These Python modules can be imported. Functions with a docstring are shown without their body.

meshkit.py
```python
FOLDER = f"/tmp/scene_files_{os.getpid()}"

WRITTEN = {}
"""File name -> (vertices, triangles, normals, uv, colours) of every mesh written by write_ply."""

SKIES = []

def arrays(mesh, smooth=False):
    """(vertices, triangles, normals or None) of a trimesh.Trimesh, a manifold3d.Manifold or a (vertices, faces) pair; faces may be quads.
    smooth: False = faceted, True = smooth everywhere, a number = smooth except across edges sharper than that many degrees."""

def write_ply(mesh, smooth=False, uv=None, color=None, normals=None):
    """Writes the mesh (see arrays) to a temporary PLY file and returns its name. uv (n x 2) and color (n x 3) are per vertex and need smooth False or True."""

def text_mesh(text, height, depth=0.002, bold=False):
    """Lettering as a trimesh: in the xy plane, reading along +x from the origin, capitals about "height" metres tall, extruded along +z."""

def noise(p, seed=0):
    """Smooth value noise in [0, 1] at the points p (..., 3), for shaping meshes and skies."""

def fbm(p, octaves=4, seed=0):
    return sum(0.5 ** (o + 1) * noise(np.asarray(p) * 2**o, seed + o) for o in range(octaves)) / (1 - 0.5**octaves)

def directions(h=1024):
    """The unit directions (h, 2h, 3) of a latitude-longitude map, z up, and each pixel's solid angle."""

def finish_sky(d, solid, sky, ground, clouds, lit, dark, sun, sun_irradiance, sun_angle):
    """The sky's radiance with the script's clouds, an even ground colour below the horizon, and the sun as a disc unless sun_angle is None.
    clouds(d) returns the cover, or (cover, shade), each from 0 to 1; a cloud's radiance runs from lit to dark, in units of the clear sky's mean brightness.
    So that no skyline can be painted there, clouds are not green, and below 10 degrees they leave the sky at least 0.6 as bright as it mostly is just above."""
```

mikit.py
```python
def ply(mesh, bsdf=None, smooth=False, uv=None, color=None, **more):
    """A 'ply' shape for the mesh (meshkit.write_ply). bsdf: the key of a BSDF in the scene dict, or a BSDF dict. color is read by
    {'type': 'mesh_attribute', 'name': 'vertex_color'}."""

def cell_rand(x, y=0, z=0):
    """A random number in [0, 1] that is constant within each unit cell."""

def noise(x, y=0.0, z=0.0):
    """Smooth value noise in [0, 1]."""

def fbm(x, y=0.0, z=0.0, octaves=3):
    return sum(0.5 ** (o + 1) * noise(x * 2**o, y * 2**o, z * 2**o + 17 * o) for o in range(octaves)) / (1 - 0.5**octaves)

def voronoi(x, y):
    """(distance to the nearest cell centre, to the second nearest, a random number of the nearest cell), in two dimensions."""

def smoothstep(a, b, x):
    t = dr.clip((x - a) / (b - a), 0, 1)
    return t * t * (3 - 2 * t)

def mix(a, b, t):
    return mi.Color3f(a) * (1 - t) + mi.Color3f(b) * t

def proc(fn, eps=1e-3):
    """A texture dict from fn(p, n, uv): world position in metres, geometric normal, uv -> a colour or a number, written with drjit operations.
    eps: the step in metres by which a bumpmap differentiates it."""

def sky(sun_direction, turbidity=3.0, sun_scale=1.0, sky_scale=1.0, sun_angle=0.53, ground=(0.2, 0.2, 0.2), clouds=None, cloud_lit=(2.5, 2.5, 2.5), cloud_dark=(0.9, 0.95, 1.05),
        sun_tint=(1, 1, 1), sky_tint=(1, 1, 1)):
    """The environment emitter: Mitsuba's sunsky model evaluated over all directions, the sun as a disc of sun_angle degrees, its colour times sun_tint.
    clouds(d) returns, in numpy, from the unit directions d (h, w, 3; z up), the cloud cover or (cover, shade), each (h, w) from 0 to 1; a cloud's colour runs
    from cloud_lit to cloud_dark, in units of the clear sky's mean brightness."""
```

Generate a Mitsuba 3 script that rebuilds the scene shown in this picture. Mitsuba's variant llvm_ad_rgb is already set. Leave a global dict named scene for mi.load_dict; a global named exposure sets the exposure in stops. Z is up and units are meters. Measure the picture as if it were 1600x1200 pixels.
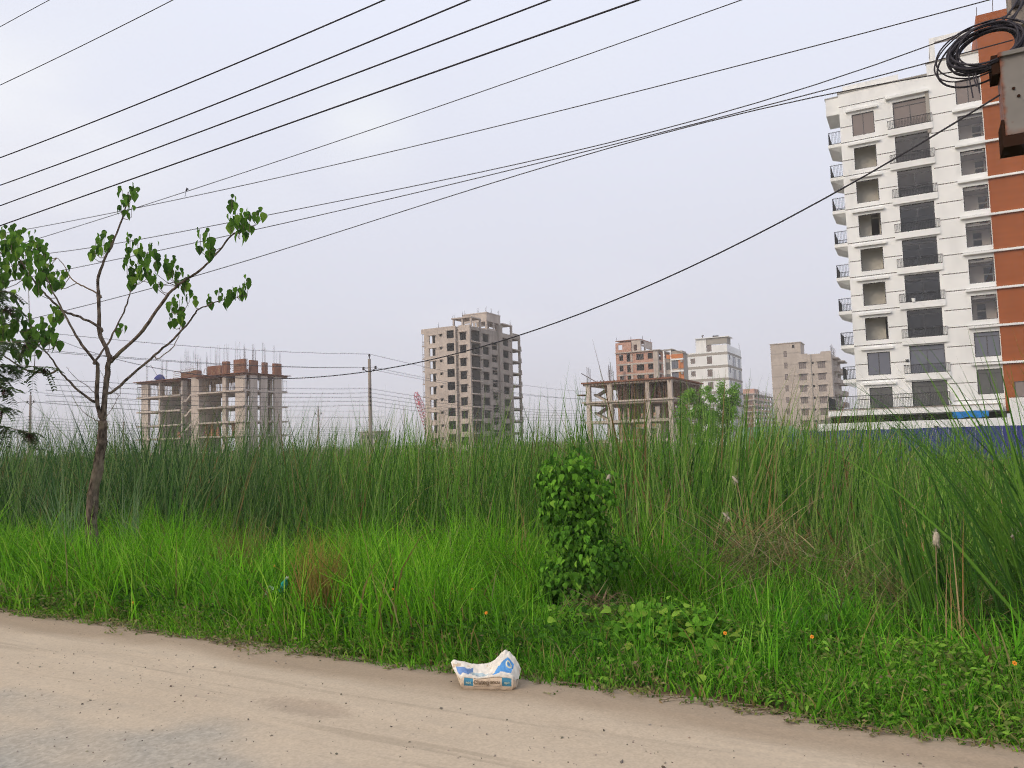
import math, random
import numpy as np, trimesh, drjit as dr, mitsuba as mi, mikit, meshkit
from mikit import noise, fbm, smoothstep, mix, proc, voronoi
from shapely.geometry import Polygon, box as sbox

# ------------------------------------------------------------------ camera, sky, exposure
# world frame: x runs along the road (to the right), y away from the road into the field, z up; metres
A = math.radians(28.15)                      # the photographer looks 28 degrees off the perpendicular of the road
U2 = np.array([math.cos(A), -math.sin(A)]); V2 = np.array([math.sin(A), math.cos(A)])
def street(v):                               # photographer-aligned (right, ahead, up) -> street frame
    v = np.asarray(v, float)
    return np.concatenate([np.stack([v[..., :2] @ U2, v[..., :2] @ V2], -1), v[..., 2:]], -1)
EYE = np.array([0, 0, 1.6])
pitch, roll = math.atan(.075), .030
_u0 = np.array([0, -math.sin(pitch), math.cos(pitch)]); _f0 = np.array([0, math.cos(pitch), math.sin(pitch)])
_up = math.sin(roll) * np.array([1, 0, 0]) + math.cos(roll) * _u0
FW, UP = street(_f0), street(_up)
T = mi.ScalarTransform4f
scene, labels = {}, {}
scene['camera'] = {'type': 'perspective', 'fov': math.degrees(2 * math.atan(800 / 1200.)), 'fov_axis': 'x', 'near_clip': .05, 'far_clip': 3000.,
                   'to_world': T().look_at(origin=EYE.tolist(), target=(EYE + FW).tolist(), up=UP.tolist())}
exposure = 2.34
def hazy_sky(d):
    el = np.clip(d[..., 2], 0, 1)
    q = np.stack([d[..., 0] * 2.2, d[..., 1] * 2.2, d[..., 2] * 5], -1)
    n = meshkit.fbm(q + 3.1, 4, seed=5)
    shade = 1 - np.clip(el / .62, 0, 1) ** .8                  # murkier near the horizon, as in haze
    warm = .35 * np.clip(meshkit.fbm(q * 1.3 + 40, 4, seed=9) * 2.6 - 1.6, 0, 1) * np.clip(el * 4, 0, 1)
    for v, w in ((street(np.array([-.64, 1., .47])), .10), (street(np.array([-.19, 1., .42])), .04)):      # two faint sunset lit clouds
        warm = np.maximum(warm, np.exp(-np.arccos(np.clip(d @ (v / np.linalg.norm(v)), -1, 1)) ** 2 / (2 * w * w)) * np.clip(meshkit.fbm(q * 2.5, 4, seed=3) * 1.8 - .25, 0, 1))
    return 1 - .34 * warm, np.clip(shade + (n - .5) * .20, 0, 1)
SUN = street(np.array([-.80, -.50, .62]))
scene['daylight'] = mikit.sky(SUN.tolist(), turbidity=4, sun_scale=.34, sun_angle=36., sky_tint=(4.9, 2.95, 1.75), sun_tint=(.95, .99, 1.07), clouds=hazy_sky,
                              cloud_lit=(.632, .662, .762), cloud_dark=(.492, .490, .545), ground=(.16, .17, .12))

# ------------------------------------------------------------------ helpers
def key_of(name, parent=None):
    k = name if parent is None else parent + '__' + name
    if k not in USED: USED.add(k); return k
    i = 1
    while f'{k}_{i:03d}' in USED: i += 1
    USED.add(f'{k}_{i:03d}'); return f'{k}_{i:03d}'
USED = set()
def tag(k, label=None, cat=None, group=None, kind=None):
    e = labels.setdefault(k, {})
    for a, b in (('label', label), ('category', cat), ('group', group), ('kind', kind)):
        if b: e[a] = b
    return k
def thing(name, label, cat, group=None): return tag(key_of(name), label, cat, group)
def add(name, mesh, bsdf, parent=None, smooth=False, color=None, M=None, label=None, kind=None):
    k = key_of(name, parent)
    d = mesh if isinstance(mesh, dict) else mikit.ply(mesh, 'mat_' + bsdf, smooth=smooth, color=color)
    if M is not None: d = {**d, 'to_world': T(M)}
    scene[k] = d
    if label or kind: tag(k, label, kind=kind)
    return k
class MB:                                    # collects boxes, tubes and panels into one mesh
    def __init__(s): s.v, s.f, s.n = [], [], 0
    def put(s, v, f):
        s.v.append(np.asarray(v, float)); s.f.append(np.asarray(f, int) + s.n); s.n += len(v); return s
    def box(s, x0, x1, y0, y1, z0, z1):
        v = [(x, y, z) for x in (x0, x1) for y in (y0, y1) for z in (z0, z1)]
        return s.put(v, [[0, 1, 3], [0, 3, 2], [4, 6, 7], [4, 7, 5], [0, 4, 5], [0, 5, 1], [2, 3, 7], [2, 7, 6], [0, 2, 6], [0, 6, 4], [1, 5, 7], [1, 7, 3]])
    def tube(s, pts, rad, sides=6, caps=True):
        p = np.asarray(pts, float); r = np.broadcast_to(np.asarray(rad, float), (len(p),))
        t = np.gradient(p, axis=0); t /= np.linalg.norm(t, axis=1, keepdims=True) + 1e-12
        a = np.zeros_like(t); ref = np.array([0, 0, 1.]) if abs(t[0, 2]) < .9 else np.array([1., 0, 0])
        for i in range(len(p)):
            ref = ref - t[i] * (ref @ t[i]); ref /= np.linalg.norm(ref) + 1e-12; a[i] = ref
        b = np.cross(t, a); g = np.arange(sides) * 2 * np.pi / sides
        v = p[:, None] + r[:, None, None] * (np.cos(g)[None, :, None] * a[:, None] + np.sin(g)[None, :, None] * b[:, None])
        i, j = np.meshgrid(np.arange(len(p) - 1), np.arange(sides), indexing='ij')
        q = np.stack([i * sides + j, i * sides + (j + 1) % sides, (i + 1) * sides + (j + 1) % sides, (i + 1) * sides + j], -1).reshape(-1, 4)
        f = np.vstack([q[:, [0, 1, 2]], q[:, [0, 2, 3]]]); v = v.reshape(-1, 3)
        if caps:
            n = len(v); v = np.vstack([v, p[:1], p[-1:]]); e = np.arange(sides); o = (len(p) - 1) * sides
            f = np.vstack([f, np.stack([(e + 1) % sides, e, e * 0 + n], 1), np.stack([o + e, o + (e + 1) % sides, e * 0 + n + 1], 1)])
        return s.put(v, f)
    def bar(s, p, q, r, sides=4): return s.tube([p, q], r, sides)
    def front(s, poly, y0, t):               # polygon in (x, z) extruded from y0 to y0 + t
        m = trimesh.creation.extrude_polygon(poly, t, engine='earcut'); v = np.array(m.vertices)
        return s.put(np.stack([v[:, 0], y0 + v[:, 2], v[:, 1]], 1), np.array(m.faces)[:, ::-1])
    def side(s, poly, x1, t):                # polygon in (y, z) extruded from x1 to x1 - t
        m = trimesh.creation.extrude_polygon(poly, t, engine='earcut'); v = np.array(m.vertices)
        return s.put(np.stack([x1 - v[:, 2], v[:, 0], v[:, 1]], 1), np.array(m.faces)[:, ::-1])
    def mesh(s): return np.vstack(s.v), np.vstack(s.f)
    def add(s, name, bsdf, parent=None, **k): return add(name, s.mesh(), bsdf, parent, **k)
def panel(x0, x1, z0, z1, holes=()):
    p = sbox(x0, z0, x1, z1)
    for h in holes: p = p.difference(sbox(h[0], h[2], h[1], h[3]))
    return p
def polys(p): return [g for g in getattr(p, 'geoms', [p]) if g.area > 1e-4]
def shift(P):                                # a building's own axes -> world
    M = np.eye(4); M[:3, 3] = [P[0], P[1], 0]; return M

# ------------------------------------------------------------------ materials
def rgb(*c): return {'type': 'rgb', 'value': list(c)}
def flat(name, c, rough=.8, spec=.3, **k):
    scene['mat_' + name] = {'type': 'twosided', 'bsdf': {'type': 'principled', 'base_color': c if isinstance(c, dict) else rgb(*c), 'roughness': rough, 'specular': spec, **k}}
def diffuse(name, c): scene['mat_' + name] = {'type': 'twosided', 'bsdf': {'type': 'diffuse', 'reflectance': c if isinstance(c, dict) else rgb(*c)}}
def grime(p, s=1.0): return fbm(p.x * .45 * s, p.y * .45 * s, p.z * .45 * s, 3)
def streak(p): return fbm(p.x * 1.3, p.y * 1.3, p.z * .12, 3)
def concrete_fn(lo, hi, lines=0.):
    def fn(p, n, uv):
        t = .55 * grime(p) + .45 * streak(p)
        c = mix(lo, hi, smoothstep(.12, .88, t))
        c = c * (.97 + .06 * noise(p.x * 3, p.y * 3, p.z * 3))
        if lines:
            q = p.z / lines + .03 * noise(p.x * .8, p.y * .8, 2.); q = q - dr.floor(q)
            c = c * (1 - .14 * smoothstep(.10, .02, dr.abs(q - .5)) - .05 * mikit.cell_rand(dr.floor(p.z / lines * 2), 3))
        return c
    return fn
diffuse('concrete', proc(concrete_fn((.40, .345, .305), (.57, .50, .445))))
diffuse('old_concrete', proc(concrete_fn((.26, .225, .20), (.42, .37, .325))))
diffuse('plaster', proc(concrete_fn((.40, .355, .315), (.53, .475, .425), 3.04)))
diffuse('formwork', proc(concrete_fn((.16, .07, .05), (.30, .15, .10))))
def white_fn(p, n, uv):
    t = .5 * grime(p, .8) + .5 * streak(p)
    return mix((.70, .72, .72), (.795, .815, .815), smoothstep(.25, .62, t))
flat('white_paint', proc(white_fn), .6, .25)
def orange_fn(p, n, uv):
    return mix((.27, .076, .022), (.34, .10, .032), streak(p)) * (.94 + .1 * noise(p.x * .6, p.y * .6, p.z * 4))
flat('orange_paint', proc(orange_fn), .6, .2)
diffuse('bright_orange', (.55, .21, .085))
def brick_fn(p, n, uv):
    q = p.z / .25; c = mix((.40, .22, .165), (.54, .33, .255), .6 * mikit.cell_rand(dr.floor((p.x + p.y) * 2 + .5 * dr.floor(q)), dr.floor(q)) + .4 * grime(p))
    return c
diffuse('brick', proc(brick_fn))
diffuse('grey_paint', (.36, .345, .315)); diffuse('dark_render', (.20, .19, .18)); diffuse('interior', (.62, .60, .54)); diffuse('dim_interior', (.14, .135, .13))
flat('dark_metal', (.035, .036, .04), .45, .5); flat('frame_metal', (.06, .06, .065), .4, .5); diffuse('joint', (.13, .125, .12))
diffuse('bamboo', (.30, .21, .13)); diffuse('bamboo_dark', (.19, .12, .085)); flat('rebar_steel', (.16, .14, .14), .7, .4)
flat('blue_sheet', (.018, .028, .17), .45, .4); diffuse('tarp_blue', (.03, .22, .60)); diffuse('navy_cloth', (.04, .05, .20))
flat('crane_red', (.55, .12, .16), .5, .4); diffuse('net_green', (.20, .34, .26)); diffuse('terracotta', (.48, .21, .15))
flat('cable_black', (.034, .031, .042), .6, .3); flat('thin_wire', (.06, .055, .06), .5, .4); flat('porcelain', (.05, .04, .04), .35, .5)
scene['mat_glass'] = {'type': 'thindielectric', 'int_ior': 1.5}
flat('tinted_glass', (.09, .092, .088), .05, .6); flat('bluish_glass', (.13, .14, .175), .06, .6); flat('brown_glass', (.20, .165, .15), .06, .6)
def steel_fn(p, n, uv):
    edge = dr.maximum(smoothstep(4.06, 3.94, p.z + .06 * fbm(p.x * 14, p.y * 14, p.z * 14)), smoothstep(.765, .725, p.x + .05 * (fbm(p.x * 9, p.y * 9, p.z * 16) - .3)))
    spots = smoothstep(.70, .78, fbm(p.x * 11, p.y * 11, p.z * 11))
    g = mix((.15, .14, .13), (.235, .22, .205), fbm(p.x * 5, p.y * 5, p.z * 5))
    return mix(g, mix((.10, .028, .012), (.22, .07, .03), noise(p.x * 30, p.y * 30, p.z * 30)), dr.clip(edge + .7 * spots, 0, 1))
flat('rusty_steel', proc(steel_fn), .6, .3)
diffuse('rust_dark', (.035, .018, .012))
def bark_fn(p, n, uv):
    t = smoothstep(.25, .75, fbm(p.x * 34, p.y * 34, p.z * 13, 4))
    c = mix((.05, .038, .03), (.215, .165, .13), t)
    return mix(c, (.24, .20, .14), .5 * smoothstep(.55, .75, fbm(p.x * 4, p.y * 4, p.z * 3)))
diffuse('bark', proc(bark_fn))
diffuse('twig', (.20, .15, .11))
def road_fn(p, n, uv):
    big = fbm(p.x * .35, p.y * .9, 1., 3); med = fbm(p.x * 1.6, p.y * 4., 5., 3); fine = fbm(p.x * 42, p.y * 42, 3., 2)
    dust = mix((.425, .35, .26), (.515, .432, .327), .5 * big + .5 * med)
    asph = mix((.27, .262, .232), (.37, .355, .31), fine)
    k = smoothstep(2.3, 3.05, p.y + 1.3 * (fbm(p.x * .55, p.y * 1.2, 9., 4) - .5) + .5 * (med - .5))
    c = mix(asph, dust, .10 + .90 * k)
    damp = smoothstep(4.08, 4.36, p.y + .30 * (fbm(p.x * 1.1, p.y * 1.6, 4., 3) - .5))
    c = mix(c, (.30, .232, .165), .8 * damp)
    track = smoothstep(.62, .8, fbm(p.x * .7, p.y * 17., 2., 3)) * smoothstep(4.4, 3.6, dr.abs(p.y - 3.6) + 3.5)
    c = c * (1 - .16 * track)
    pt = smoothstep(.05, .0, dr.square((p.x + 3.47) * .55) + dr.square((p.y - 3.66) * 1.6) - .012 + .03 * (fine - .5))
    c = mix(c, (.27, .21, .16), .42 * pt)
    g = .05 + .09 * (1 - k)
    return c * (1 - g + 2 * g * fine) * (.93 + .14 * noise(p.x * 95, p.y * 95, 1.))
diffuse('road_dust', proc(road_fn))
def soil_fn(p, n, uv):
    t = fbm(p.x * 2, p.y * 2, p.z * 2, 4)
    return mix((.07, .05, .028), (.17, .125, .075), t)
diffuse('soil', proc(soil_fn))
diffuse('pebble', {'type': 'mesh_attribute', 'name': 'vertex_color'})
scene['mat_leaf'] = {'type': 'principledthin', 'base_color': {'type': 'mesh_attribute', 'name': 'vertex_color'}, 'roughness': .5, 'diff_trans': .6, 'spec_trans': 0., 'eta': 1.4}
diffuse('printed', {'type': 'mesh_attribute', 'name': 'vertex_color'})
# ------------------------------------------------------------------ setting: ground and road
def ss(a, b, x): t = np.clip((x - a) / (b - a), 0, 1); return t * t * (3 - 2 * t)
def edge_y(x): return 4.70 + .16 * (meshkit.fbm(np.stack([x * .8, x * 0, x * 0 + 3], -1), 3, 2) - .5) * 2 + .10 * (meshkit.noise(np.stack([x * 3.1, x * 0, x * 0], -1), 4) - .5)
def ground_z(x, y):
    s = y - 4.73
    z = -.02 - .26 * ss(.3, 2.2, s) - .50 * ss(2.0, 6.0, s) - .2 * ss(6, 16, s)
    return z + .16 * ss(.2, 1.5, s) * (meshkit.fbm(np.stack([x * .5, y * .5, x * 0], -1), 3, 7) - .5) * 2
def sheet(xs, ys, zf):
    X, Y = np.meshgrid(xs, ys, indexing='ij'); Z = zf(X, Y); nx, ny = X.shape
    i, j = np.meshgrid(np.arange(nx - 1), np.arange(ny - 1), indexing='ij')
    q = np.stack([i * ny + j, (i + 1) * ny + j, (i + 1) * ny + j + 1, i * ny + j + 1], -1).reshape(-1, 4)
    return np.stack([X, Y, Z], -1).reshape(-1, 3), q
gx = np.concatenate([-np.geomspace(2500, 32, 24), np.arange(-30, 12, .5), np.geomspace(14, 2500, 24)])
gy = np.concatenate([np.arange(4.3, 20, .35), np.geomspace(21, 2500, 30)])
gy = np.concatenate([[-2500, -600, -150, -40, -12, -6], gy])
def gz(X, Y): return np.where(Y < 4.4, -.05 - .5 * ss(-5, -12, Y), ground_z(X, Y)) - .004
tag(add('ground', sheet(gx, gy, gz), 'soil', smooth=True), kind='structure')
def road_z(X, Y):
    q = np.stack([X, Y, X * 0], -1)
    z = .012 * (meshkit.fbm(q * [.5, .8, 1], 3, 1) - .5) + .012 * (meshkit.fbm(q * [1.2, 14, 1], 2, 3) - .5) * ss(2.6, 3.4, Y) + .005 * (meshkit.fbm(q * 9, 2, 9) - .5)
    z -= .013 * np.exp(-((X + 3.47) / .3) ** 2 - ((Y - 3.66) / .12) ** 2)
    return z + .012 - .045 * ss(4.45, 4.95, Y)
rx = np.concatenate([np.linspace(-400, -18, 30), np.arange(-16, 5, .06), np.linspace(6, 300, 20)])
ry = np.concatenate([np.linspace(-5, 1.4, 10), np.arange(1.6, 5.0, .035)])
tag(add('road', sheet(rx, ry, road_z), 'road_dust', smooth=True), kind='structure')
R = np.random.default_rng(11)
def pebbles():
    ico = trimesh.creation.icosphere(subdivisions=1, radius=1); n = 3600
    x = R.uniform(-12, 3, n); y = R.uniform(1.5, 4.75, n); keep = R.random(n) < .25 + .9 * (meshkit.fbm(np.stack([x * 1.1, y * 2.2, x * 0], -1), 3, 8) > .52)
    x, y = x[keep], y[keep]; n = len(x); s = .002 + .0045 * R.random(n) ** 4 + .0012 * R.random(n)
    s = np.where(R.random(n) < .02, s * 1.9, s)
    v = ico.vertices[None] * R.uniform(.55, 1.25, (n, 1, 3)) * (1 + .22 * R.normal(size=(n, len(ico.vertices), 1))) * s[:, None, None]
    v += np.stack([x, y, road_z(x, y) + s * .25], -1)[:, None]
    c = np.array([.19, .16, .135]) * R.uniform(.5, 1.9, (n, 1)) * R.uniform(.92, 1.08, (n, 3))
    f = ico.faces[None] + (np.arange(n) * len(ico.vertices))[:, None, None]
    return (v.reshape(-1, 3), f.reshape(-1, 3)), np.repeat(c, len(ico.vertices), 0)
m, c = pebbles(); tag(add('road_gravel', m, 'pebble', color=c, smooth=True), 'small dark stones scattered over the dusty road', 'gravel', kind='stuff')

# ------------------------------------------------------------------ white and orange apartment block (right)
def hoods(parent, spec, M, mat='white_paint', name='window_hood'):
    for (x0, x1, z0, z1, y0) in spec: MB().box(x0, x1, y0, .05, z0, z1).add(name, mat, parent, M=M)
def window(parent, x0, x1, z0, z1, y, M, glass='glass', mull=(.5,), transom=None, w=.06, name='window', label=None):
    m = MB()
    m.box(x0, x0 + w, y, y + .08, z0, z1).box(x1 - w, x1, y, y + .08, z0, z1).box(x0 + w, x1 - w, y + .001, y + .079, z0, z0 + w).box(x0 + w, x1 - w, y + .001, y + .079, z1 - w, z1)
    for t in mull: xm = x0 + (x1 - x0) * t; m.box(xm - w / 2, xm + w / 2, y + .005, y + .075, z0 + w, (transom or z1) - w * .5)
    if transom: m.box(x0 + w, x1 - w, y + .006, y + .074, transom - w / 2, transom + w / 2)
    k = m.add(name, 'frame_metal', parent, M=M, label=label)
    if glass: add('pane', (np.array([[x0 + w, y + .04, z0 + w], [x1 - w, y + .04, z0 + w], [x1 - w, y + .04, z1 - w], [x0 + w, y + .04, z1 - w]]), np.array([[0, 1, 2, 3]])), glass, k, M=M)
    return k
def rail(m, pts, z0, z1, step=.12, r=.017):
    for p, q in zip(pts[:-1], pts[1:]):
        p, q = np.array(p, float), np.array(q, float); n = max(1, int(np.linalg.norm(q - p) / step))
        for i in range(n + 1):
            a = p + (q - p) * i / n; m.bar([*a, z0], [*a, z1], r, 3)
        for z in (z0 + .05, z1): m.bar([*p, z], [*q, z], r * 1.7, 4)
    return m
PB = street(np.array([30.99, 69., 0]))
def white_block():
    M = shift(PB)
    t = thing('apartment_block', 'tall white apartment block with an orange wing, dark windows and small railed balconies', 'building')
    N, PI = 9, 3.14
    zf = [28.35 - PI * k for k in range(N)]                            # floor levels, the last one is the terrace
    H = []
    for k in range(N):
        o = -PI * k
        H.append((1.02, 2.86, 28.52 + o - (.35 if k == 8 else 0), 30.55 + o)); H.append((4.4, 7.1, 28.45 + o, 30.88 + o)); H.append((9.3, 11.15, 29.5 + o, 31.6 + o))
    m = MB()
    for g in polys(panel(0, 7.25, 2.9, 32.75, H)): m.front(g, 0, .25)
    m.add('wall', 'white_paint', t, M=M)
    m = MB()
    for g in polys(panel(7.25, 11.2, 2.9, 33.7, H)): m.front(g, -.06, .31)
    m.add('wall', 'white_paint', t, M=M)
    MB().box(11.2, 24, -.16, 14, 2.9, 36.9).add('orange_wing', 'orange_paint', t, M=M, label='terracotta orange wing at the right edge')
    MB().box(0, 11.2, 11.8, 12, -1, 33).add('back_wall', 'white_paint', t, M=M)
    m = MB()
    for g in polys(panel(.25, 11.8, 2.9, 32.7, [(2.0, 4.2, z + .05, z + 2.2) for z in zf[:-1]])): m.side(g, .2, .2)
    m.add('side_wall', 'white_paint', t, M=M)
    MB().box(.2, 11.2, .25, 11.8, 31.4, 31.75).add('roof', 'grey_paint', t, M=M)
    MB().box(.35, 5.0, .5, 5, 31.75, 33.6).add('roof_room', 'white_paint', t, M=M)
    MB().box(-.08, 7.25, -.08, .3, 32.75, 32.85).add('coping', 'grey_paint', t, M=M); MB().box(7.2, 11.2, -.14, .3, 33.7, 33.82).add('coping', 'grey_paint', t, M=M)
    MB().box(-1.15, -.01, .3, 3.8, 31.0, 32.6).add('corner_parapet', 'white_paint', t, M=M)
    MB().box(-1.22, -.01, .25, 3.85, 32.6, 32.7).add('coping', 'grey_paint', t, M=M)
    m = MB()                                                            # roof pergola
    m.box(7.6, 8.0, .1, .5, 33.82, 35.6).box(10.2, 10.7, .1, .5, 33.82, 35.6).box(7.6, 10.7, .1, .6, 35.6, 36.0).box(7.6, 8.0, 3.2, 3.6, 33.82, 35.6).box(7.6, 8.0, .6, 3.6, 35.6, 36.0)
    m.add('roof_frame', 'white_paint', t, M=M)
    m = MB()
    for x, z in ((10.4, 37.9), (11.6, 38.2), (12.8, 39.2), (13.5, 38.0), (14.3, 37.8)): m.bar([x + .9, .4, 36.9], [x + .9 + .06, .4, z], .03, 4)
    m.add('rebar', 'rebar_steel', t, M=M, kind='stuff')
    # rooms behind the openings
    for k in range(N):
        z = zf[k]
        MB().box(.2, 11.2, .25, 11.8, z - .16, z - .02).add('floor_slab', 'grey_paint', t, M=M)
    doors = {3: (2.0, 2.65), 6: (2.62, 3.1)}
    for k in range(N):
        z = zf[k]; m = MB(); q2 = MB()
        for g in polys(panel(.2, 3.75, z - .02, z + 2.95, [(doors[k][0], doors[k][1], z, z + 2.1), (doors[k][0], doors[k][1], z + 2.2, z + 2.75)] if k in doors else [])): m.front(g, 1.5, .12)
        d3 = {1: 10.45, 2: 10.45, 3: 10.5, 4: 9.9, 5: 10.5, 6: 9.8}.get(k)
        for g in polys(panel(8.4, 11.2, z - .02, z + 2.95, [(d3, d3 + .65, z, z + 2.1), (d3, d3 + .65, z + 2.2, z + 2.75)] if d3 else [])): m.front(g, 1.9, .12)
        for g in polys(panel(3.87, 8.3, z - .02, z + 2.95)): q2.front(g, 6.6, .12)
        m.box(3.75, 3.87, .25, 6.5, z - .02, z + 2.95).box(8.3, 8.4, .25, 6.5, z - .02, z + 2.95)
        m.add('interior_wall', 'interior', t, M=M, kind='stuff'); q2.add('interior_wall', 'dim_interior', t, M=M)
    for k in range(N):
        o = -PI * k; lo = 28.52 + o - (.35 if k == 8 else 0)
        if k in (0, 7, 8): window(t, 1.02, 2.86, lo, 30.55 + o, .08, M, 'brown_glass' if k == 0 else 'bluish_glass' if k == 7 else 'tinted_glass', (.5,))
        else: window(t, 1.02, 2.86, lo, 30.55 + o, .08, M, None, (), label='open window without panes' if k in (1, 2, 4, 5) else None)
        window(t, 4.4, 7.1, 28.45 + o, 30.88 + o, .16, M, 'brown_glass' if k == 0 else 'glass' if k <= 6 else 'bluish_glass' if k == 7 else 'tinted_glass', (.5,), 30.45 + o)
        window(t, 9.3, 11.15, 29.5 + o, 31.6 + o, .05, M, 'brown_glass' if k == 0 else 'glass' if k < 7 else 'bluish_glass' if k == 7 else 'tinted_glass', (.5,) if k in (0, 7, 8) else (), 31.25 + o if k else None)
        MB().box(.55, 3.2, -.26, 0, 30.80 + o, 31.0 + o).add('window_hood', 'white_paint', t, M=M)
        if k: MB().box(8.95, 14.1, -.38, -.06 if k < 9 else 0, 31.95 + o, 32.13 + o).add('ledge', 'white_paint', t, M=M)
        if k < 8:
            b = MB().box(3.9, 7.42, -.20, 0, 27.86 + o, 28.42 + o).add('balcony_slab', 'white_paint', t, M=M)
            rail(MB(), [(3.92, -.02), (3.92, -.19), (7.4, -.19), (7.4, -.02)], 28.42 + o, 29.2 + o).add('railing', 'dark_metal', b, M=M)
            s = MB(); z = zf[k] - .35
            s.box(-1.15, 0, .5, 4.2, z, z + .3).put([(-1.15, .5, z), (0, .5, z), (0, 4.2, z), (-1.15, 4.2, z), (-.35, .9, z - .35), (0, .9, z - .35), (0, 4., z - .35), (-.35, 4., z - .35)],
                [[0, 1, 5], [0, 5, 4], [3, 0, 4], [3, 4, 7], [2, 3, 7], [2, 7, 6], [4, 5, 6], [4, 6, 7]])
            if k < 7 or True:
                b = s.add('side_balcony', 'white_paint', t, M=M)
                rail(MB(), [(0, .55), (-1.1, .55), (-1.1, 4.15), (0, 4.15)], z + .3, z + 1.45).add('railing', 'dark_metal', b, M=M)
        for (x0, x1, z) in ((0, 1.0, 29.5), (2.9, 4.35, 29.5), (7.27, 9.25, 30.5), (0, 3.88, 28.05), (7.45, 11.19, 29.0)):
            MB().box(x0, x1, -.006 if x1 < 7.3 else -.066, .02, z + o, z + .075 + o).add('joint_strip', 'joint', t, M=M)
    MB().box(0, 7.25, -.006, .02, 31.45, 31.52).add('joint_strip', 'joint', t, M=M)
    hoods(t, [(3.85, 7.3, 31.2, 31.38, -.34)], M)
    MB().box(7.0, 7.28, -.12, 0, 27.5, 31.2).add('drain_pipe', 'grey_paint', t, M=M)
    # terrace on the podium
    MB().box(-2.4, 10.9, -.9, 12, 3.0, 3.5).add('podium_slab', 'white_paint', t, M=M)
    MB().box(-2.4, 10.9, -.97, -.6, 3.5, 3.56).add('podium_slab_edge', 'old_concrete', t, M=M)
    rail(MB(), [(-2.3, 5), (-2.3, -.82), (7.2, -.82), (7.2, -.02)], 3.56, 4.72).add('terrace_railing', 'dark_metal', t, M=M)
    MB().box(-2.36, -2.33, -.7, 7, 3.58, 4.6).add('railing_screen', 'dark_metal', t, M=M)
    MB().box(-3.4, 11.4, -.9, -.7, -1, 2.36).add('podium_wall', 'white_paint', t, M=M)
    MB().box(11.4, 26, -1.0, -.7, -1, 3.95).add('podium_wall', 'white_paint', t, M=M)
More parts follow.
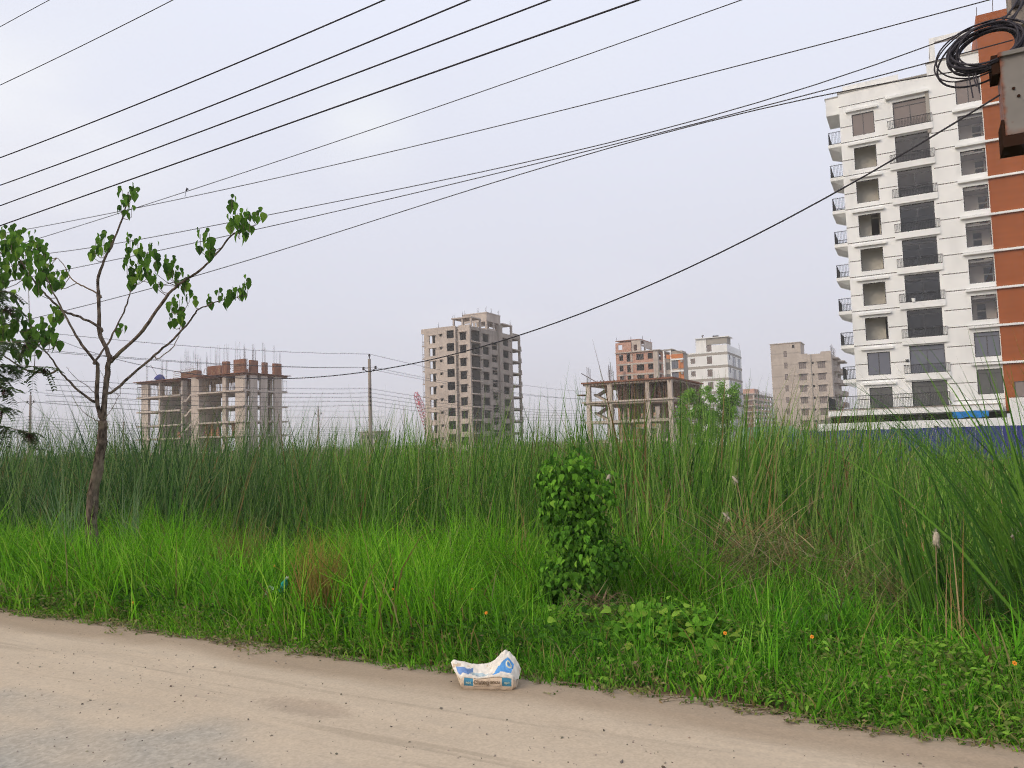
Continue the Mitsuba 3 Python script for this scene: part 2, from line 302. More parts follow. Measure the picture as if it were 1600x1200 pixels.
    MB().box(-3.3, 11.4, 5, 5.2, -1, 3.0).add('podium_back_wall', 'dark_render', t, M=M)
    for x in np.arange(-1.5, 11, 3.1): MB().box(x, x + .35, .2, .6, -1, 3.0).add('podium_column', 'dark_render', t, M=M)
    m = MB().put([(-3.4, -.8, 2.38), (-2.2, -.8, 2.95), (-2.2, 5, 2.95), (-3.4, 5, 2.38), (-3.4, -.8, 2.33), (-2.2, -.8, 2.4), (-2.2, 5, 2.4), (-3.4, 5, 2.33)],
                 [[0, 1, 2], [0, 2, 3], [4, 6, 5], [4, 7, 6], [0, 5, 1], [0, 4, 5], [3, 2, 6], [3, 6, 7], [0, 3, 7], [0, 7, 4]])
    m.add('canopy', 'dark_render', t, M=M)
    for x in (-.6, 2.6, 5.9, 9.1): MB().box(x, x + .3, -1.05, -.91, 1.72, 1.86).box(x + .1, x + .2, -1.25, -1.05, 1.78, 1.84).add('wall_lamp', 'frame_metal', t, M=M)
    window(t, 11.9, 13.4, 3.97, 5.3, -.22, M, 'brown_glass', (.5,), name='window')
    MB().box(4.05, 4.3, -.15, 0, 7.55, 7.75).add('vent_pipe', 'dark_metal', t, M=M)
    # things left on the balcony and the sheet over the podium
    k = thing('paint_bucket', 'white bucket standing behind the balcony railing of the white block', 'bucket')
    L = trimesh.creation.revolve(np.array([[0, 0], [.13, 0], [.16, .32], [.15, .32], [.12, .02], [0, .02]]), sections=16)
    add('body', L, 'white_paint', k, smooth=40, M=M @ np.array([[1, 0, 0, 5.0], [0, 1, 0, -.2], [0, 0, 1, 12.72], [0, 0, 0, 1.]]))
    n = 22; X, Z = np.meshgrid(np.linspace(7.3, 9.9, n), np.linspace(0, 1, 7), indexing='ij')
    top = 3.0 + .03 * np.sin(X * 3); bot = 2.42 + .1 * np.sin(X * 2.3 + 1) ** 2
    P = np.stack([X, -.95 - .05 * np.sin(X * 9 + Z * 4) - .04 * Z, bot + (top - bot) * Z], -1).reshape(-1, 3)
    i, j = np.meshgrid(np.arange(n - 1), np.arange(6), indexing='ij'); q = np.stack([i * 7 + j, (i + 1) * 7 + j, (i + 1) * 7 + j + 1, i * 7 + j + 1], -1).reshape(-1, 4)
    back = P + [0, .02, 0]; cut = add('blue_sheet', (np.vstack([P, back]), np.vstack([q, q[:, ::-1] + len(P)])), 'tarp_blue', M=M)
    tag(cut, 'bright blue plastic sheet hanging in the dark gap below the white terrace', 'sheet')
white_block()
def fence():
    t = thing('metal_fence', 'dark blue sheet metal fence in front of the white block', 'fence')
    y = PB[1] - 3.0; x = PB[0] - 6.15
    while x < PB[0] + 24:
        w = .92; xs = np.linspace(0, w, 13); m = MB(); zt = 1.70 + R.normal(0, .012)
        for i in range(12):
            d0, d1 = (.025 if (i // 2) % 2 else 0), (.025 if ((i + 1) // 2) % 2 else 0)
            a, b = x + xs[i], x + xs[i + 1]
            m.put([(a, y + d0, -1), (b, y + d1, -1), (b, y + d1, zt), (a, y + d0, zt)], [[0, 1, 2], [0, 2, 3]])
        if not (PB[0] - 5.3 < x < PB[0] - 4.9): m.add('panel', 'blue_sheet', t)
        x += w + .012
    for x in np.arange(PB[0] - 6.1, PB[0] + 24, 2.8): MB().box(x, x + .06, y + .04, y + .1, -1, 1.6).add('post', 'dark_metal', t)
fence()

# ------------------------------------------------------------------ unfinished tower (centre)
def tower():
    M = shift(street(np.array([-9.78, 183., 0])))
    t = thing('unfinished_tower', 'bare concrete apartment tower with open window holes, in the middle of the view', 'building')
    N, F = 10, 3.16; Fh, Sh = [], []
    for k in range(N):
        o = -F * k
        Fh += [(-11.75, -10.0, 26.36 + o, 28.2 + o), (-8.7, -8.05, 27.8 + o, 28.35 + o), (-6.65, -4.55, 27.15 + o, 29.1 + o), (-2.9, -1.1, 26.4 + o, 28.28 + o)]
        Sh += [(.7, 4.8, 26.1 + o, 28.9 + o), (6.1, 9.0, 26.5 + o, 28.4 + o), (10.6, 13.2, 24.9 + o, 26.7 + o), (16.4, 19.4, 26.5 + o, 28.4 + o), (20.1, 20.7, 27.75 + o, 28.3 + o), (21.8, 25.6, 26.2 + o, 28.9 + o), (5.15, 5.6, 27.8 + o, 28.4 + o)]
    m = MB()
    for g in polys(panel(-13.3, -4.1, -1, 30.1, Fh)): m.front(g, 0, .2)
    for g in polys(panel(-3.2, 0, -1, 30.05, Fh)): m.front(g, 0, .2)
    m.add('wall', 'concrete', t, M=M)
    MB().box(-4.1, -3.2, .55, .75, -1, 29.9).box(-4.1, -4.0, .2, .55, -1, 29.9).box(-3.3, -3.2, .2, .55, -1, 29.9).add('shaft', 'old_concrete', t, M=M)
    m = MB()
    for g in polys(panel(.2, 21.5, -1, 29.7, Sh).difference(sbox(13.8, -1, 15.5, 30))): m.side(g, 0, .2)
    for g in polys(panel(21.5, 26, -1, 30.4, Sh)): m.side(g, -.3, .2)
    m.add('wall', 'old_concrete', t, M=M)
    MB().box(-.2, .45, 13.8, 15.5, -1, 31.5).add('rib', 'old_concrete', t, M=M)
    m = MB()
    for g in polys(panel(.2, 26, -1, 30, [(.9, 3.6, 26.1 - F * k, 28.7 - F * k) for k in range(N)] + [(21, 25, 26.1 - F * k, 28.7 - F * k) for k in range(N)])): m.side(g, -13.1, .2)
    m.add('wall', 'concrete', t, M=M)
    m = MB()
    for g in polys(panel(-13.3, 0, -1, 30, [(-12.4, -9.5, 26.1 - F * k, 28.7 - F * k) for k in range(N)] + [(-3.8, -.5, 26.1 - F * k, 28.7 - F * k) for k in range(N)])): m.front(g, 26, .2)
    m.add('wall', 'concrete', t, M=M)
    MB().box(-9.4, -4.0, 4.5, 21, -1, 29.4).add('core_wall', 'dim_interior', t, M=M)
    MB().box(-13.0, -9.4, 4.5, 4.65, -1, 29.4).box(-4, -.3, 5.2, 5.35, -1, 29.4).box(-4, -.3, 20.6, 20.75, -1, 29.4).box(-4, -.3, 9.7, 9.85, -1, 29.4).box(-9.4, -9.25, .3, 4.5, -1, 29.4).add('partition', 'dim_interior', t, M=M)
    for k in range(N + 1):
        z = 29.2 - F * k
        MB().box(-13.1, -.2, .2, 26, z, z + .16).add('floor_slab', 'old_concrete', t, M=M)
    for k in range(N):
        o = -F * k
        for (x0, x1, z) in ((-11.95, -9.8, 28.24), (-8.85, -7.9, 28.4), (-3.1, -.9, 28.32)): MB().box(x0, x1, -.5, 0, z + o, z + .12 + o).add('window_hood', 'concrete', t, M=M)
        for (y0, y1, z) in ((5.9, 9.2, 28.44), (10.4, 13.4, 26.74), (16.2, 19.6, 28.44)): MB().box(0, .36, y0, y1, z + o, z + .12 + o).add('window_hood', 'old_concrete', t, M=M)
        MB().box(0, .42, .3, 5.1, 25.85 + o, 26.1 + o).add('balcony', 'concrete', t, M=M)
        b = MB().box(-.3, .34, 21.6, 26.2, 25.75 + o, 26.05 + o).box(-.3, .3, 25.6, 26.1, 26.05 + o, 27.0 + o).add('balcony', 'old_concrete', t, M=M)
        b = MB().box(-14.2, -13.3, .3, 3.8, 25.75 + o, 25.95 + o).add('balcony', 'concrete', t, M=M)
        q = MB()
        for x, y in ((-14.1, .4), (-14.1, 3.7)): q.bar([x, y, 25.95 + o], [x, y, 28.9 + o], .05)
        rail(q, [(-13.3, .4), (-14.1, .4), (-14.1, 3.7)], 25.95 + o, 27.0 + o, .3, .025); q.add('railing', 'old_concrete', b, M=M)
    MB().box(-14.2, -13.1, .1, 3.9, 28.95, 30.1).add('corner_parapet', 'concrete', t, M=M)
    # roof structures
    m = MB().box(-5.4, .25, .3, 5.2, 31.75, 32.05)
    for x, y in ((-5.1, .5), (-.2, .5), (-5.1, 4.8), (-.2, 4.8), (-2.6, .5)): m.box(x, x + .4, y, y + .4, 29.4, 31.75)
    m.add('roof_canopy', 'concrete', t, M=M)
    h = [(9.4, 12.4, 30.3, 32.0), (12.9, 15.2, 30.3, 32.0)]
    m = MB()
    for g in polys(panel(9, 16, 29.3, 34.05, h)): m.side(g, -.4, .25)
    for g in polys(panel(-7.5, -.4, 29.3, 34.05, [(-7, -4.4, 30.3, 31.9), (-3.8, -.9, 30.3, 31.9)])): m.front(g, 9, .25)
    for g in polys(panel(-7.5, -.4, 29.3, 34.05, [(-7, -4.4, 30.3, 31.9), (-3.8, -.9, 30.3, 31.9)])): m.front(g, 15.8, .25)
    m.box(-7.5, -.3, 8.9, 16.1, 34.05, 34.3); m.add('stair_tower', 'concrete', t, M=M)
    m = MB().box(-5, .2, 16.2, 21.5, 32.0, 32.3)
    for x, y in ((-4.8, 20.9), (-.3, 20.9), (-4.8, 16.4)): m.box(x, x + .5, y, y + .5, 29.4, 32.0)
    m.add('roof_canopy', 'concrete', t, M=M)
    m = MB(); q = np.random.default_rng(5)
    for (x, y, z) in ((-5, .7, 32), (-2.4, .7, 32), (-7, 9.2, 34.2), (-3, 9.2, 34.2), (-.7, 9.2, 34.2), (-.7, 12, 34.2), (-.7, 15.5, 34.2), (-.2, 21, 32.3), (-9, .2, 30), (-4.5, .2, 30)):
        for _ in range(4): a = q.uniform(-.2, .2, 2); m.bar([x + a[0], y + a[1], z], [x + a[0] * 1.2, y + a[1], z + q.uniform(.5, 1.7)], .022, 3)
    m.add('rebar', 'rebar_steel', t, M=M, kind='stuff')
tower()

# ------------------------------------------------------------------ open concrete frames
def rebars(m, x0, x1, y0, y1, z, h, n, q, r=.022):
    for _ in range(n):
        x, y = q.uniform(x0, x1), q.uniform(y0, y1); m.bar([x, y, z], [x + q.normal(0, .05), y + q.normal(0, .05), z + h * q.uniform(.7, 1.05)], r, 3)
def left_frame():
    M = shift(street(np.array([-52.29, 150., 0]))); q = np.random.default_rng(8)
    t = thing('concrete_frame_building', 'half built concrete frame with brick red formwork and tall rebar, left of the pole', 'building')
    Z = [16.6, 13.4, 10.32, 7.3, 4.5, 1.4]
    for i, z in enumerate(Z):
        for x0, x1 in ((-32.1, -18.3), (-13.5, 0)):
            MB().box(x0, x1, -.5, 11.4, z - .32, z).add('floor_slab', 'formwork' if i == 0 else 'concrete', t, M=M, label='top deck still in reddish formwork' if i == 0 else None)
        MB().box(-18.3, -13.5, 2.2, 11.4, z - .3, z - .02).add('floor_slab', 'concrete', t, M=M)
    m = MB().box(-32.6, -17.9, -1.0, 11.6, 16.62, 16.74).box(-13.8, .5, -1.0, 12, 16.62, 16.74); m.add('deck_boards', 'formwork', t, M=M)
    cols = [(-31, -28.8, -.1, .5), (-26.6, -25.55, 4.2, 5.2), (-25.45, -25.0, -.1, .9), (-18.35, -18.0, -.1, 1.1), (-13.5, -13.05, -.1, .9), (-6.3, -5.3, -.1, .6), (-2.64, .02, -.12, .3), (-.45, .0, 1.34, 3.2), (-.45, 0, 4.1, 5.85), (-.45, 0, 7.75, 9.75),
            (-31, -30, 10.4, 11), (-22, -21, 10.4, 11), (-12, -11, 10.4, 11), (-5, -4, 10.4, 11.1), (-8, -7.2, 5.2, 6), (-29.6, -28.6, 10.4, 11)]
    for (x0, x1, y0, y1) in cols:
        for zb, zt in zip([1.4 - 2.4] + Z[:0:-1], [z - .32 for z in Z[::-1]]): MB().box(x0, x1, y0, y1, zb, zt).add('column', 'concrete', t, M=M)
    for zb, zt in zip(Z[:1:-1], [z - .32 for z in Z[-2:0:-1]]):
        MB().box(-25.4, -25.15, .9, 5.4, zb, zt).add('shear_wall', 'concrete', t, M=M); MB().box(-13.4, -13.15, .9, 5.6, zb, zt).add('shear_wall', 'concrete', t, M=M)
    MB().box(-15.4, -13.55, -.05, .25, -1, 18.0).add('stair_wall', 'concrete', t, M=M)
    MB().box(-18.2, -15.4, 4.2, 4.4, -1, 17.5).add('stair_wall', 'concrete', t, M=M)
    for i in range(5):
        z = Z[i + 1]
        m = MB(); prof = Polygon([(-18, z - 1.15), (-17.1, z - 1.15), (-15.9, z - .05), (-15.4, z - .05), (-15.4, z - .5), (-15.9, z - .5), (-17.1, z - 1.55), (-18, z - 1.55)])
        m.front(prof, .1, 1.5); m.add('stair_flight', 'concrete', t, M=M)
    forms = [(-18.2, -15.2, -.3, 1, 17.9), (-15.1, -13.5, -.3, 1, 18.1), (-13.3, -9.4, 2.2, 2.8, 19.0), (-6.3, -5.0, -.1, .8, 19.3), (-3.0, .05, -.2, .3, 19.4), (-.6, 0.05, 1.5, 3.3, 19.3), (-.6, .05, 4.8, 5.9, 19.1), (-.6, .05, 7.7, 9.7, 19.1), (-4.2, -3.2, 5, 6, 18.4), (-7.5, -6.6, 6, 7, 18.3)]
    for f in forms: MB().box(f[0], f[1], f[2], f[3], 16.75, f[4]).add('column_formwork', 'formwork', t, M=M)
    m = MB()
    for f in forms: rebars(m, f[0] + .1, f[1] - .1, f[2] + .1, f[3] - .1, 16.8, 6.2, 9 if f[1] - f[0] > 2 else 6, q)
    for x, y in ((-30.5, 1), (-27, 3), (-25.3, .4), (-25.6, 8), (-22, 3), (-21.5, 9), (-19.6, 5), (-11, 9), (-17.5, 4), (-9, 9), (-12, 1)): rebars(m, x - .25, x + .25, y - .25, y + .25, 16.7, 4.8, 5, q)
    m.add('rebar', 'rebar_steel', t, M=M, kind='stuff')
    m = MB()
    for x in np.concatenate([np.arange(-28.4, -18.6, .52), np.arange(-13, -2.8, .5)]):
        for y in (.4, 2.0, 3.6): m.bar([x + q.normal(0, .12), y, 13.4], [x + q.normal(0, .12), y, 16.3], .05, 4)
    for y in np.arange(1.5, 11, .8): m.bar([-.3, y, 13.4], [-.3, y + q.normal(0, .1), 16.3], .05, 4)
    for x in np.arange(-17.8, -15.5, .5): m.bar([x, 1.5, 13.2], [x + .1, 1.5, 16.3], .05, 4)
    for _ in range(26):
        x = q.uniform(-18, -1); y = q.uniform(-.6, 4); m.bar([x, y, 16.8], [x + q.uniform(-1.2, 1.2), y + .3, q.uniform(18, 19.5)], .04, 4)
    for z in (17.3, 17.7, 18.1, 18.5): m.bar([-20.5, -.4, z - .4], [-13.6, -.4, z], .05, 4); m.bar([-3.2, -.3, z], [.2, -.3, z + .05], .045, 4)
    m.add('bamboo_props', 'bamboo', t, M=M, kind='stuff')
    for x in (-13.0, -11.2, -9.6, -7.6, -5.1): MB().box(x, x + .7, 1.2, 1.5, 4.5, 6.98).add('brick_pier', 'terracotta', t, M=M)
    for x in (-22.5, -21.0): MB().box(x, x + .9, 2.2, 2.5, 4.5, 5.8).add('brick_pier', 'terracotta', t, M=M)
    m = rail(MB(), [(-32, 3.5), (-32, -.4), (-28.8, -.4)], 13.4, 15.6, .55, .03); rail(m, [(-.1, -.4), (-.1, 11.2)], 13.4, 15.6, .9, .03); m.add('edge_scaffold', 'rebar_steel', t, M=M)
    k = thing('number_board', 'grey board with a dark figure 2 hanging in the left concrete frame', 'sign')
    MB().box(-28.3, -26.3, 6, 6.1, 10.45, 12.2).add('board', 'grey_paint', k, M=M)
    tm = meshkit.text_mesh('2', 1.1, .03, bold=True); v = np.array(tm.vertices); add('figure', (np.stack([v[:, 0] - 27.65, 5.98 - v[:, 2], v[:, 1] + 10.75], 1), np.array(tm.faces)), 'dark_metal', k, M=M)
    k = thing('blue_umbrella', 'dark blue umbrella bundle leaning on the roof deck of the left concrete frame', 'umbrella')
    add('canopy', trimesh.creation.revolve(np.array([[0, 1.3], [.5, 1.15], [1.0, .6], [1.15, .1], [.6, 0], [0, .1]]), sections=12), 'navy_cloth', k, smooth=True, M=M @ np.array([[1, 0, .25, -26.6], [0, 1, 0, 1], [-.2, 0, 1, 16.9], [0, 0, 0, 1.]]))
    MB().bar([-26.5, 1, 17], [-29.5, 1, 20.4], .05, 5).add('pole', 'rebar_steel', k, M=M)
left_frame()
def near_frame():
    M = shift(street(np.array([22.66, 110., 0]))); q = np.random.default_rng(9)
    t = thing('concrete_frame_building', 'low concrete frame full of dark bamboo props, in front of the brick house', 'building')
    for i, z in enumerate((10.05, 7.1, 4.3, 1.4)):
        MB().box(-13.4, .3, -.2, 16.5, z - .4, z).add('floor_slab', 'concrete', t, M=M)
        if i < 2: MB().box(-13.6, .6, -.5, 16.8, z - .12, z + .12).add('deck_edge', 'formwork' if i == 0 else 'concrete', t, M=M)
    for (x0, x1, y0, y1) in ((-12.95, -12.3, -.25, .4), (-9.5, -8.8, -.3, .4), (-3.6, -3.05, -.3, .4), (-.3, .32, -.3, .4), (-12.9, -12.3, 8, 8.6), (-9, -8.4, 8, 8.6), (-3.6, -3, 8, 8.6), (-.3, .3, 8, 8.6), (-.3, .3, 15.5, 16.1), (-6.5, -6, 15.5, 16.1), (-12.9, -12.3, 15.5, 16.1), (-2.2, -1.9, 3, 3.3), (-4.9, -4.6, 3, 3.3)):
        for zb, zt in ((-1, 1), (1.4, 3.9), (4.3, 6.7), (7.1, 9.65)): MB().box(x0, x1, y0, y1, zb, zt).add('column', 'concrete', t, M=M)
    m = MB()
    for _ in range(950):
        x, y = q.uniform(-8.7, .2), q.uniform(.2, 15.5); m.bar([x, y, 7.1], [x + q.normal(0, .12), y + q.normal(0, .1), 9.6], .045, 4)
    for y in np.arange(.6, 15.5, .45): m.bar([.45, y, 7.1], [.45 + q.normal(0, .06), y + q.normal(0, .1), 9.7], .045, 4)
    for _ in range(40): x, y = q.uniform(-12.5, .2), q.uniform(.5, 12); m.bar([x, y, 4.3], [x + q.normal(0, .4), y, 6.6], .045, 4)
    for x in np.arange(-13.2, .2, .55): m.bar([x, -.4, 9.6 + q.normal(0, .05)], [x, -.4, 10.1 + q.uniform(0, .35)], .06, 4)
    m.add('bamboo_props', 'bamboo_dark', t, M=M, kind='stuff')
    for i, (a, b) in enumerate(((4.3, 5.7), (5.7, 7.1), (7.1, 8.5), (8.5, 9.9))):
        x0, x1 = (-12.2, -9.6) if i % 2 else (-9.6, -12.2)
        p = Polygon([(x0, a), (x1, b), (x1, b - .35), (x0, a - .35)]); m = MB()
        m.front(p, 1.0 + (i % 2) * 1.4, 1.2); m.add('stair_flight', 'concrete', t, M=M)
    for x in (-8.2, -6.2, -2.7): MB().box(x, x + 1.6, 6, 6.2, 4.3, 6.6).add('brick_wall', 'brick', t, M=M)
    MB().box(1.0, 1.6, 3, 3.2, 4.3, 6.4).add('brick_wall', 'brick', t, M=M)
    m = MB(); rebars(m, -13, -12.3, 0, .5, 10, 2.8, 8, q); rebars(m, -9.4, -8.8, 0, .5, 10, 3.0, 10, q); rebars(m, -11.2, -10.6, 5, 6, 10, 2.4, 8, q); rebars(m, -10.4, -10, 9, 10, 10, 2.9, 7, q); m.bar([-13.6, -.2, 11.6], [-11.2, 0, 10.1], .07, 5)
    m.add('rebar', 'rebar_steel', t, M=M, kind='stuff')
    MB().box(-14.4, -13.4, -.4, 2, 8.25, 8.4).add('working_platform', 'bamboo_dark', t, M=M)
near_frame()
def far_frame():
    M = shift(street(np.array([126., 400., 0]))); q = np.random.default_rng(10)
    t = thing('concrete_frame_building', 'distant pinkish concrete frame seen between the leafy trees and the grey block', 'building')
    Z = [23, 19.9, 16.8, 13.8, 10.8, 7.8, 4.8, 1.8]
    for z in Z: MB().box(-20, .4, -.5, 55, z - .5, z).add('floor_slab', 'plaster', t, M=M)
    for x, y in [(x, 0) for x in (-19, -13, -7, -.4)] + [(-.4, y) for y in (9, 18, 27, 36, 45, 54)] + [(-7, 9), (-7, 20), (-7, 32), (-7, 45)]:
        MB().box(x - .4, x + .5, y, y + 1, -1, 22.5).add('column', 'plaster', t, M=M)
    for i, z in enumerate(Z[1:]): MB().box(-6.5, -1, 3, 3.3, z, z + 2.4).add('brick_wall', 'brick', t, M=M); MB().box(-.4, 0, 2 + i, 50, z, z + 1.0).add('brick_wall', 'brick', t, M=M)
    MB().box(-12, -.5, 4, 16, 23, 25.6).add('roof_room', 'brick', t, M=M)
    m = MB()
    for y in range(2, 54, 4): rebars(m, -.6, .4, y, y + 1, 23, 2.2, 4, q, .05)
    m.add('rebar', 'rebar_steel', t, M=M, kind='stuff')
far_frame()

# ------------------------------------------------------------------ finished and half finished houses behind
def grey_house():
    M = shift(street(np.array([82.4, 197., 0])))
    t = thing('grey_block', 'plain grey plastered block with a tall stair tower on its left side', 'building')
    Fh = [(-9.4, -8.8, 23.95, 24.8)]
    for k in range(8):
        o = -3.04 * k
        Fh += [(-11.6, -10.8, 21.75 + o, 23.3 + o)]
        if k < 7: Fh += [(-7.93, -6.2, 18.35 + o, 20.0 + o), (-3.33, -1.55, 18.2 + o, 19.9 + o), (-4.75, -4.3, 19.4 + o, 20.0 + o)]
    m = MB()
    for g in polys(panel(-14.9, -7.3, -1, 25.3, Fh)): m.front(g, 0, .22)
    for g in polys(panel(-7.3, 0, -1, 22.0, Fh)): m.front(g, 0, .22)
    m.add('wall', 'plaster', t, M=M)
    MB().box(-.22, 0, .22, 24, -1, 21.9).add('wall', 'plaster', t, M=M); MB().box(-14.9, -14.7, .22, 24, -1, 22).add('wall', 'plaster', t, M=M); MB().box(-14.7, -.22, 23.8, 24, -1, 22).add('wall', 'plaster', t, M=M)
    MB().box(-7.5, -7.3, .22, 7, 21.5, 25.3).box(-14.9, -7.5, 6.8, 7, 22, 25.3).add('stair_tower', 'plaster', t, M=M)
    MB().box(-15.05, -7.1, -.2, 7.2, 25.3, 25.5).add('roof', 'plaster', t, M=M)
    MB().box(-7.3, -5.7, .02, .3, 22.0, 22.25).box(-2.5, 0, .02, .3, 22, 22.5).add('parapet', 'plaster', t, M=M)
    MB().box(-14.7, -.22, .22, 23.8, 21.2, 21.4).add('roof_slab', 'plaster', t, M=M)
    MB().box(-14.7, -.3, 2.6, 2.8, -1, 21.2).add('interior_wall', 'dim_interior', t, M=M)
    for k in range(7):
        o = -3.04 * k
        window(t, -11.6, -10.8, 21.75 + o, 23.3 + o, .1, M, 'brown_glass', ())
        window(t, -7.93, -6.2, 18.35 + o, 20.0 + o, .1, M, 'brown_glass', (.33, .66)); window(t, -3.33, -1.55, 18.2 + o, 19.9 + o, .1, M, 'brown_glass', (.33, .66))
        MB().box(-8.2, -5.95, -.4, 0, 20.05 + o, 20.2 + o).add('window_hood', 'plaster', t, M=M); MB().box(-3.6, -1.3, -.4, 0, 19.95 + o, 20.1 + o).add('window_hood', 'plaster', t, M=M)
        if k < 6:
            for y0, y1, d in ((4, 10, 1.3), (14, 22, 1.9)):
                b = MB().box(0, d, y0, y1, 17.4 + o, 17.75 + o).add('balcony', 'plaster', t, M=M)
                MB().box(d - .12, d, y0, y1, 17.75 + o, 18.7 + o).box(0, d - .12, y0, y0 + .12, 17.75 + o, 18.7 + o).add('balcony_wall', 'plaster', b, M=M)
    for y0, y1, d in ((3, 10, 1.4), (13.5, 22, 2.0)): MB().box(0, d, y0, y1, 20.7, 21.0).add('balcony_roof', 'plaster', t, M=M)
    MB().tube([(-4.95, -.12, -1), (-4.95, -.12, 22)], .1, 8).add('drain_pipe', 'grey_paint', t, M=M)
    m = MB(); q = np.random.default_rng(4)
    for y in (1, 6, 12): rebars(m, -.5, .1, y, y + .8, 21.8, 2.6, 7, q, .03)
    m.add('rebar', 'rebar_steel', t, M=M, kind='stuff')
grey_house()
def brick_house():
    M = shift(street(np.array([40.1, 210., 0])))
    t = thing('brick_house', 'unplastered red brick building with pale slab bands and a concrete penthouse', 'building')
    Fh = []
    for k in range(8):
        o = -2.98 * k
        Fh += [(-11.0, -9.85, 23.3 + o, 25.0 + o), (-8.8, -7.75, 22.9 + o, 25.2 + o), (-6.0, -3.85, 23.2 + o, 24.9 + o), (-2.7, -1.25, 23.3 + o, 24.9 + o)]
    m = MB()
    for g in polys(panel(-12, -.95, -1, 25.4, Fh)): m.front(g, 0, .25)
    m.add('wall', 'brick', t, M=M)
    m = MB()
    for g in polys(panel(.9, 12, -1, 25.3, [(y, y + 2.2, 23 - 2.98 * k, 24.9 - 2.98 * k) for k in range(8) for y in (1.6, 6)])): m.side(g, 0, .25)
    m.add('wall', 'brick', t, M=M)
    MB().box(-12, -11.8, .25, 12, -1, 25).box(-11.8, -.25, 11.8, 12, -1, 25).add('wall', 'brick', t, M=M)
    MB().box(-1.1, .2, -.15, .9, -1, 25.4).add('corner_column', 'plaster', t, M=M)
    for k in range(8):
        z = 25.4 - 2.98 * k
        if k: MB().box(-11.6, .1, -.1, 11, z - .45, z).add('slab_band', 'plaster', t, M=M)
        MB().box(-7.6, -7.1, -.12, .3, z - 2.6, z - .45).add('column', 'plaster', t, M=M)
    MB().box(-12.1, .9, -.5, 12.2, 25.4, 25.65).add('roof_slab', 'plaster', t, M=M)
    MB().box(-11.7, -.4, 3, 3.2, -1, 25.3).add('interior_wall', 'dim_interior', t, M=M)
    m = MB()
    for g in polys(panel(-12, -7.4, 25.65, 28.4, [(-11.2, -10, 26.4, 27.8)])): m.front(g, 0, .25)
    m.box(-7.65, -7.4, .25, 9, 25.65, 28.4); m.add('penthouse', 'brick', t, M=M)
    m = MB()
    for g in polys(panel(-7.4, -4.8, 25.65, 28.9, [(-6.8, -5.8, 25.9, 27.6)])): m.front(g, .4, .25)
    for g in polys(panel(.65, 11, 25.65, 29.0, [(1.2, 4.2, 25.9, 27.2), (1.2, 4.0, 27.7, 28.7), (5.2, 10.5, 25.8, 26.9)])): m.side(g, -4.8, .25)
    m.add('penthouse', 'concrete', t, M=M); MB().box(-12.1, -4.7, .2, 11.1, 28.95, 29.1).add('penthouse_roof', 'brick', t, M=M)
    for k in range(8): window(t, -11.0, -9.85, 23.3 - 2.98 * k, 25.0 - 2.98 * k, .12, M, None, (.5,), w=.1)
    m = MB(); q = np.random.default_rng(14)
    for x, y in ((-11.8, .4), (-7.5, .5), (-5, 3), (-5, 10)): rebars(m, x - .1, x + .1, y, y + .2, 28.9, 1.3, 3, q, .03)
    for x in (-5.6, -5.0, -4.5, -4.1): m.bar([x, -.1, 23.3], [x - .5, .3, 24.9], .07, 4)
    m.add('rebar', 'rebar_steel', t, M=M, kind='stuff')
brick_house()
def orange_house():
    M = shift(street(np.array([42.9, 192., 0])))
    t = thing('orange_house', 'narrow house with bright orange panels and a blue window, beside the brick building', 'building')
    m = MB().box(-2.9, .0, .2, 4, -1, 23.2).box(-4.8, -2.9, .8, 4, -1, 21.6); m.add('wall', 'plaster', t, M=M)
    MB().box(0.01, .25, .1, 4.2, -1, 22.6).add('side_wall', 'grey_paint', t, M=M)
    MB().box(-4.0, .3, -.1, .19, 21.3, 22.35).add('orange_parapet', 'bright_orange', t, M=M)
    for k in range(5):
        o = -2.98 * k
        MB().box(-3.0, .28, -.25, .18, 20.85 + o - .02, 21.25 + o).add('slab_band', 'white_paint', t, M=M)
        MB().box(-.95, .26, -.05, .19, 18.7 + o, 20.8 + o).add('orange_panel', 'bright_orange', t, M=M)
        window(t, -2.85, -1.2, 18.75 + o, 20.75 + o, .08, M, 'bluish_glass', (.5,), w=.07, label='blue tinted window' if k == 0 else None)
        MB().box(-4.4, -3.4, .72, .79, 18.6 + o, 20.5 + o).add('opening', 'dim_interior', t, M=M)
        MB().box(-.4, .15, -.45, -.06, 20.2 + o, 20.65 + o).add('air_conditioner', 'grey_paint', t, M=M)
    for x in (-4.85, -3.05): MB().box(x, x + .3, -.1, .3, -1, 23.4).add('column', 'white_paint', t, M=M)
    m = MB().box(-4.85, -2.75, -.1, .3, 23.4, 23.8).box(-2.9, -2.5, .3, 4, 23.2, 23.9)
    m.put([(-2.7, -.2, 23.9), (.5, -.2, 22.6), (.5, 4.2, 22.6), (-2.7, 4.2, 23.9), (-2.7, -.2, 23.75), (.5, -.2, 22.45), (.5, 4.2, 22.45), (-2.7, 4.2, 23.75)], [[0, 1, 2], [0, 2, 3], [4, 6, 5], [4, 7, 6], [0, 5, 1], [0, 4, 5], [1, 6, 2], [1, 5, 6]])
    m.add('roof', 'grey_paint', t, M=M)
orange_house()
